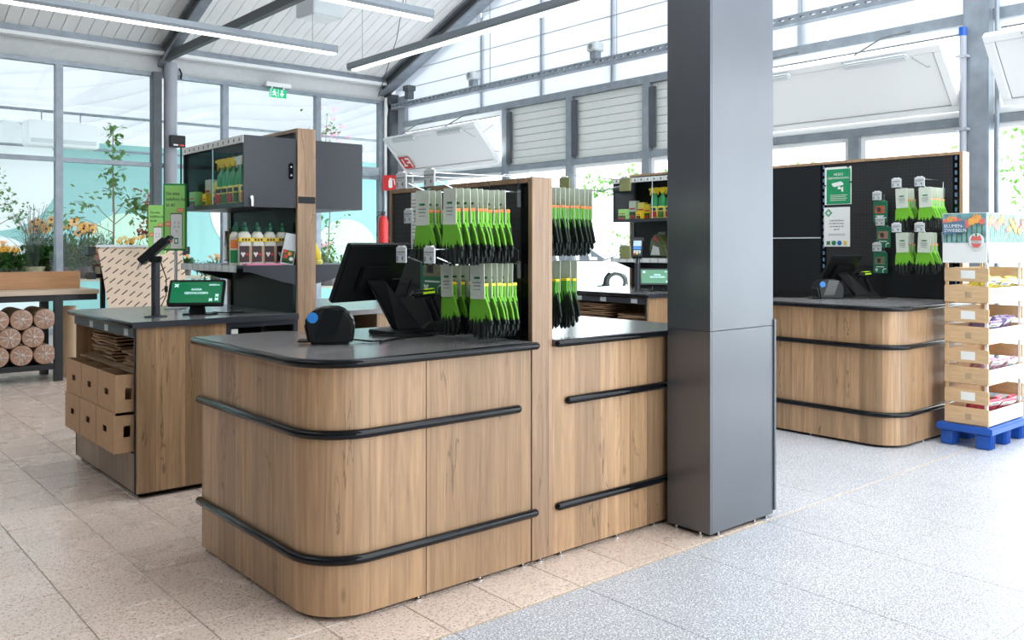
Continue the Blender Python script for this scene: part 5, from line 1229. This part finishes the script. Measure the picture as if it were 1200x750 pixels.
def leaf_verts(M, V, F, p, d, L, w):
    d = d.normalized(); s_ = d.cross(Vector((0,0,1)))
    if s_.length < .05: s_ = Vector((1,0,0))
    s_.normalize(); s_ = (s_ + Vector((random.uniform(-.5,.5),random.uniform(-.5,.5),random.uniform(-.5,.5)))*.6).normalized()
    a = p; b = p+d*L*.5+s_*w*.5; c = p+d*L+Vector((0,0,-.1*L)); e = p+d*L*.5-s_*w*.5
    n = len(V); V += [tuple(a),tuple(b),tuple(c),tuple(e)]; F.append((n,n+1,n+2,n+3))
def rdir(up=.2):
    v = Vector((random.gauss(0,1),random.gauss(0,1),random.gauss(up,1))); return v.normalized()
def foliage(name, parent, m, pts, n, L, w, up=.3):
    V = []; F = []
    for i in range(n):
        c, r = random.choice(pts); p = Vector(c)+Vector((random.gauss(0,.5)*r[0],random.gauss(0,.5)*r[1],random.gauss(0,.5)*r[2]))
        leaf_verts(None, V, F, p, rdir(up), L*random.uniform(.6,1.2), w*random.uniform(.6,1.2))
    o = MB().add(V,F).build(name, m, parent); tag(o, kind='stuff'); return o
def pot(parent, m, r, h, tap=.8): 
    MB().lathe([(r*tap,0),(r,h),(r*1.06,h),(r*1.06,h*.86),(r*.9,h*.9)], n=16).build('pot', m, parent, smooth=True)
def flower_heads(parent, name, m, core, spots, R, np_=9):
    for (x,y,z) in spots:
        g = MB(); ax = Vector((random.uniform(-.5,.1),random.uniform(-.9,-.3),.6)).normalized(); q = ax.to_track_quat('Z','Y').to_matrix().to_4x4()
        M = Matrix.Translation((x,y,z)) @ q
        for k_ in range(np_):
            a = 2*PI*k_/np_; 
            P_ = [M @ Vector((.25*R*math.cos(a-.3),.25*R*math.sin(a-.3),0)), M @ Vector((R*math.cos(a-.2),R*math.sin(a-.2),-.15*R)), M @ Vector((R*math.cos(a+.2),R*math.sin(a+.2),-.15*R)), M @ Vector((.25*R*math.cos(a+.3),.25*R*math.sin(a+.3),0))]
            g.add(P_, [(0,1,2,3)])
        f = g.build(name, m, parent)
        if core: MB().lathe([(R*.28,0),(R*.26,R*.2),(R*.1,R*.32)], n=8, M=M).build('flower_centre', core, f)
def flower_plant(loc, lab, potm, h, spread, fm, nfl, R, core, lm='leaf', n=260, group='flowering plants outside', pr=.11):
    o = empty('potted_flower', loc, 0, lab, 'plant', group); pot(o, potm, pr, .16)
    foliage('foliage', o, lm, [((0,0,.16+h*.35),(spread,spread,h*.35)),((0,0,.18+h*.15),(spread*.8,spread*.8,h*.3))], int(n*2.2), .12, .048)
    st = MB(); sp_ = []
    for i in range(nfl):
        a = random.uniform(0,2*PI); rr = spread*random.uniform(.1,1.0); top = (rr*math.cos(a),rr*math.sin(a),.16+h*random.uniform(.8,1.05)); sp_.append(top)
        st.tube([(0,0,.12),(top[0]*.5,top[1]*.5,.16+h*.5),top],.004,4)
    tag(st.build('stems','leaf',o),kind='stuff'); flower_heads(o,'flower',fm,core,sp_,R); return o
random.seed(21)
zt_ = .905
flower_plant((3.06,13.0,zt_),'tall orange-yellow coneflower in a dark square pot left of the window mullion','pot_brown',.62,.24,'petal_yellow',14,.065,'petal_core',n=420,pr=.15)
flower_plant((2.84,13.25,zt_),'orange coneflower just behind the grass pot','pot_brown',.60,.2,'petal_orange',9,.06,'petal_core',n=300,pr=.12)
flower_plant((3.42,13.0,zt_),'yellow coneflower right of the window mullion','pot_brown',.56,.16,'petal_yellow',12,.065,'petal_core',n=200,pr=.11)
flower_plant((2.44,12.95,zt_),'low bright yellow daisy at the left picture edge','pot_brown',.26,.17,'petal_yellow',16,.035,None,n=260,pr=.12)
flower_plant((2.40,13.3,zt_+.0),'small orange flowering plant behind the yellow daisy','pot_tan',.34,.15,'petal_orange',8,.03,None,n=220)
flower_plant((4.05,13.25,zt_),'yellow daisy cluster behind the kraft paper stand','pot_brown',.40,.2,'petal_yellow',14,.04,None,n=180)
flower_plant((3.60,12.95,zt_),'dark red chrysanthemum near the bench end','pot_tan',.17,.13,'petal_red',22,.03,None,'leaf_red',n=160)
flower_plant((3.86,12.92,zt_),'orange and green bedding plant beside the red chrysanthemum','pot_tan',.16,.12,'petal_orange',9,.026,None,n=160)
flower_plant((4.35,13.0,zt_),'yellow bedding plant below the green circle','pot_tan',.30,.14,'petal_yellow',10,.03,None,n=140)
g_ = empty('potted_grass', (2.74,12.98,zt_), 0, 'arching ornamental grass in a beige pot', 'plant'); pot(g_,'pot_tan',.14,.17)
t_ = MB()
for i in range(70):
    a = random.uniform(0,2*PI); L = random.uniform(.4,.95); b_ = random.uniform(.1,.42)
    t_.tube([(.05*math.cos(a),.05*math.sin(a),.14),(.35*b_*math.cos(a),.35*b_*math.sin(a),.14+L*.6),(.75*b_*math.cos(a),.75*b_*math.sin(a),.14+L*.92),(1.15*b_*math.cos(a),1.15*b_*math.sin(a),.14+L*.9)],[.005,.004,.003,.001],3)
tag(t_.build('blades','leaf_grey',g_),kind='stuff')
v_ = empty('potted_lavender', (3.72,13.4,zt_), 0, 'grey-green lavender in a lilac pot', 'plant'); pot(v_,'pot_lilac',.16,.24)
foliage('foliage', v_, 'leaf_grey', [((0,0,.42),(.2,.2,.2))], 320, .13, .014, 1.2)
def small_tree(loc, lab, h, clusters, n, L, w, m='leaf_light', base=.12, grp='young trees outside', pm='pot_brown', trunk=True):
    o = empty('young_tree', loc, 0, lab, 'tree', grp); pot(o,pm,.15,.26)
    pts = [(c,r) for c,r in clusters]
    tr = MB(); 
    if trunk: tr.tube([(0,0,.2),(.02,0,h*.4),(0,.01,h*.75),(.01,0,h)],[.016,.013,.009,.004],6)
    for c,r in pts: tr.tube([(0,0,max(.25,c[2]*.75)),(c[0]*.6,c[1]*.6,c[2]*.95),c],[.007,.005,.003],4)
    tr.build('trunk','bark',o); foliage('foliage',o,m,pts,n,L,w,.0)
small_tree((3.88,13.45,zt_),'slender young tree with round leaves standing before the teal wall',2.2,[((0,0,2.1),(.12,.12,.16)),((.02,0,1.8),(.18,.18,.2)),((0,0,1.5),(.15,.15,.18)),((-.35,0,1.05),(.22,.2,.2)),((-.55,.05,.85),(.16,.15,.18)),((.3,0,1.15),(.2,.2,.12)),((.38,0,.98),(.14,.14,.14)),((.0,0,1.25),(.16,.16,.14))],260,.115,.085)
small_tree((4.42,13.6,zt_),'thin shrub with reddish leaves left of the steel post',1.3,[((.0,0,1.1),(.2,.2,.2)),((.12,0,.85),(.2,.2,.2)),((-.05,0,.65),(.14,.14,.16))],240,.085,.055,'leaf_red')
small_tree((2.35,13.9,zt_),'pale leafy shrub at the left picture edge above the flowers',1.5,[((.05,0,1.35),(.22,.2,.2)),((.25,0,1.05),(.24,.2,.2)),((.0,0,.95),(.3,.2,.2)),((.45,0,.85),(.2,.2,.14)),((-.1,0,.6),(.25,.2,.2))],300,.075,.055)
random.seed(31)
for i,(x,y,h,sp,lm,fm,l) in enumerate(((5.35,13.2,.35,.22,'leaf','petal_orange','orange bedding plant behind the app poster'),(5.75,13.3,.30,.24,'leaf_light','petal_yellow','leafy planter with yellow blossoms under the glass cabinet'),(6.2,13.2,.4,.22,'leaf','petal_red','red flowering plant beyond the left island'),(6.75,13.2,.45,.24,'leaf_light','mural_white','white flowering plant beyond the rear cabinet'),(7.25,13.3,.55,.22,'leaf_light','pink','pink flowering climber base near the corner post'),(7.75,13.2,.5,.22,'leaf','mural_white','white flowering plant outside the corner'))):
    flower_plant((x,y,.705),l,'pot_brown' if i != 1 else 'pot_lilac',h,sp,fm,12,.035,None,lm,240)
o = empty('climbing_plant', (7.05,12.9,.705), 0, 'tall pink flowering climber seen above the rear cabinet', 'plant'); pot(o,'pot_brown',.16,.26)
tr = MB().tube([(0,0,.2),(.05,0,1.2),(-.05,0,2.0),(.0,0,2.8)],[.012,.01,.008,.004],5).build('stem','bark',o)
foliage('foliage',o,'leaf_light',[((0,0,z),(.28,.15,.25)) for z in (.6,1.0,1.4,1.8,2.2,2.6)],260,.08,.06)
flower_heads(o,'flower','pink',None,[(random.uniform(-.35,.35),random.uniform(-.15,.05),random.uniform(2.1,2.9)) for _ in range(16)],.05,6)
random.seed(41)
for i in range(9):
    x = 2.2+.45*i
    flower_plant((x,15.9+random.uniform(-.2,.2),.805),'bedding plant number of the second outdoor row'.replace('number of', ('far left in','second from left in','third from left in','fourth from left in','middle of','fourth from right in','third from right in','second from right in','far right in')[i]),('pot_brown','pot_tan')[i%2],random.uniform(.2,.4),.2,('petal_yellow','petal_red','petal_orange')[i%3],8,.035,None,('leaf','leaf_light')[i%2],120)

# ---- parking side: car, trees
Fv = Vector((math.cos(HEAD),math.sin(HEAD),0)); Rv = Vector((math.sin(HEAD),-math.cos(HEAD),0))
def at(dep, lat): v = Fv*dep+Rv*lat; return (v.x, v.y, -.10)
def car(loc, rz, lab):
    """hatchback, length along local x, side faces -y"""
    o = empty('parked_car', loc, rz, lab, 'car', 'white parked cars')
    def section(y, inset): return None
    side = [(-2.05,.30),(-2.1,.62),(-2.0,.88),(-1.75,.95),(-1.35,1.38),(-.95,1.48),(.35,1.47),(1.05,1.02),(1.85,.86),(2.08,.66),(2.1,.36),(1.95,.24)]
    def arch(cx): return [(cx+.40*math.cos(a),.30+.40*math.sin(a)) for a in [PI*k_/8 for k_ in range(9)]]
    low = [(1.62,.22)]+[(x,z) for x,z in arch(1.24)][0:]+[(.84,.22),(-.86,.22)]+[(x,z) for x,z in arch(-1.26)]+[(-1.66,.24)]
    body = MB().prism(side+low, -.85, .85, 'y').build('body', 'car_white', o, bevel=.04, seg=2, smooth=True)
    for s_ in (-1,1):
        for poly in ([(-1.25,.98),(-1.18,1.33),(-.75,1.40),(-.62,.99)],[(-.55,.99),(-.62,1.40),(.30,1.39),(.42,.98)],[(.50,.98),(.38,1.38),(.95,1.0)]):
            MB().prism(poly, s_*.852-.006, s_*.852+.006, 'y').build('side_window', 'car_glass', o)
        for wx in (1.24,-1.26):
            w_ = MB().cyl((wx,s_*.66,.31),(wx,s_*.87,.31),.31,24).build('wheel', 'tyre', o, smooth=True); MB().cyl((wx,s_*.865,.31),(wx,s_*.885,.31),.22,16).build('rim', 'alloy', w_, smooth=True)
        MB().box(.45,.62,s_*.9-.07,s_*.9+.07,.98,1.1).build('mirror', 'car_white', o, bevel=.02)
        MB().box(-2.09,-1.98,s_*.7-.12,s_*.7+.12,.66,.86).build('tail_light', 'car_light', o); MB().box(1.95,2.09,s_*.65-.16,s_*.65+.16,.62,.74).build('head_light', 'alloy', o)
    return o
car(at(28.0, 1.9), HEAD-PI/2+.12, 'white parked car seen through the windows between gloves and pillar')
car(at(31.0, 7.2), HEAD-PI/2+.12, 'second white parked car farther right outside the gable windows')
random.seed(51)
def big_tree(loc, h, r, lab, m='leaf_light', n=900):
    o = empty('tree', loc, 0, lab, 'tree', 'trees beyond the parking area')
    MB().tube([(0,0,0),(.05,0,h*.35),(0,.1,h*.7)],[.12,.09,.04],8).build('trunk','bark',o)
    pts = [((random.gauss(0,r*.4),random.gauss(0,r*.4),h*random.uniform(.25,.95)),(r*.5,r*.5,h*.14)) for _ in range(9)]
    foliage('foliage',o,m,pts,n,.26,.17,.2)
big_tree(at(34,5.0),4.2,1.5,'light green tree behind the white car'); big_tree(at(36,8.6),3.8,1.6,'tree right of the one behind the white car')
big_tree(at(30,17.6),6.5,2.0,'pale tree outside the window at the right picture edge'); big_tree(at(38,1.5),4.0,1.6,'tree left of the white car behind the gloves'); big_tree(at(33,13),4.5,1.8,'tree outside behind the right-hand checkout')
for o_ in (gp_orange, gp_yellow, gp_deep, gp_deepy): remove_tree(o_)
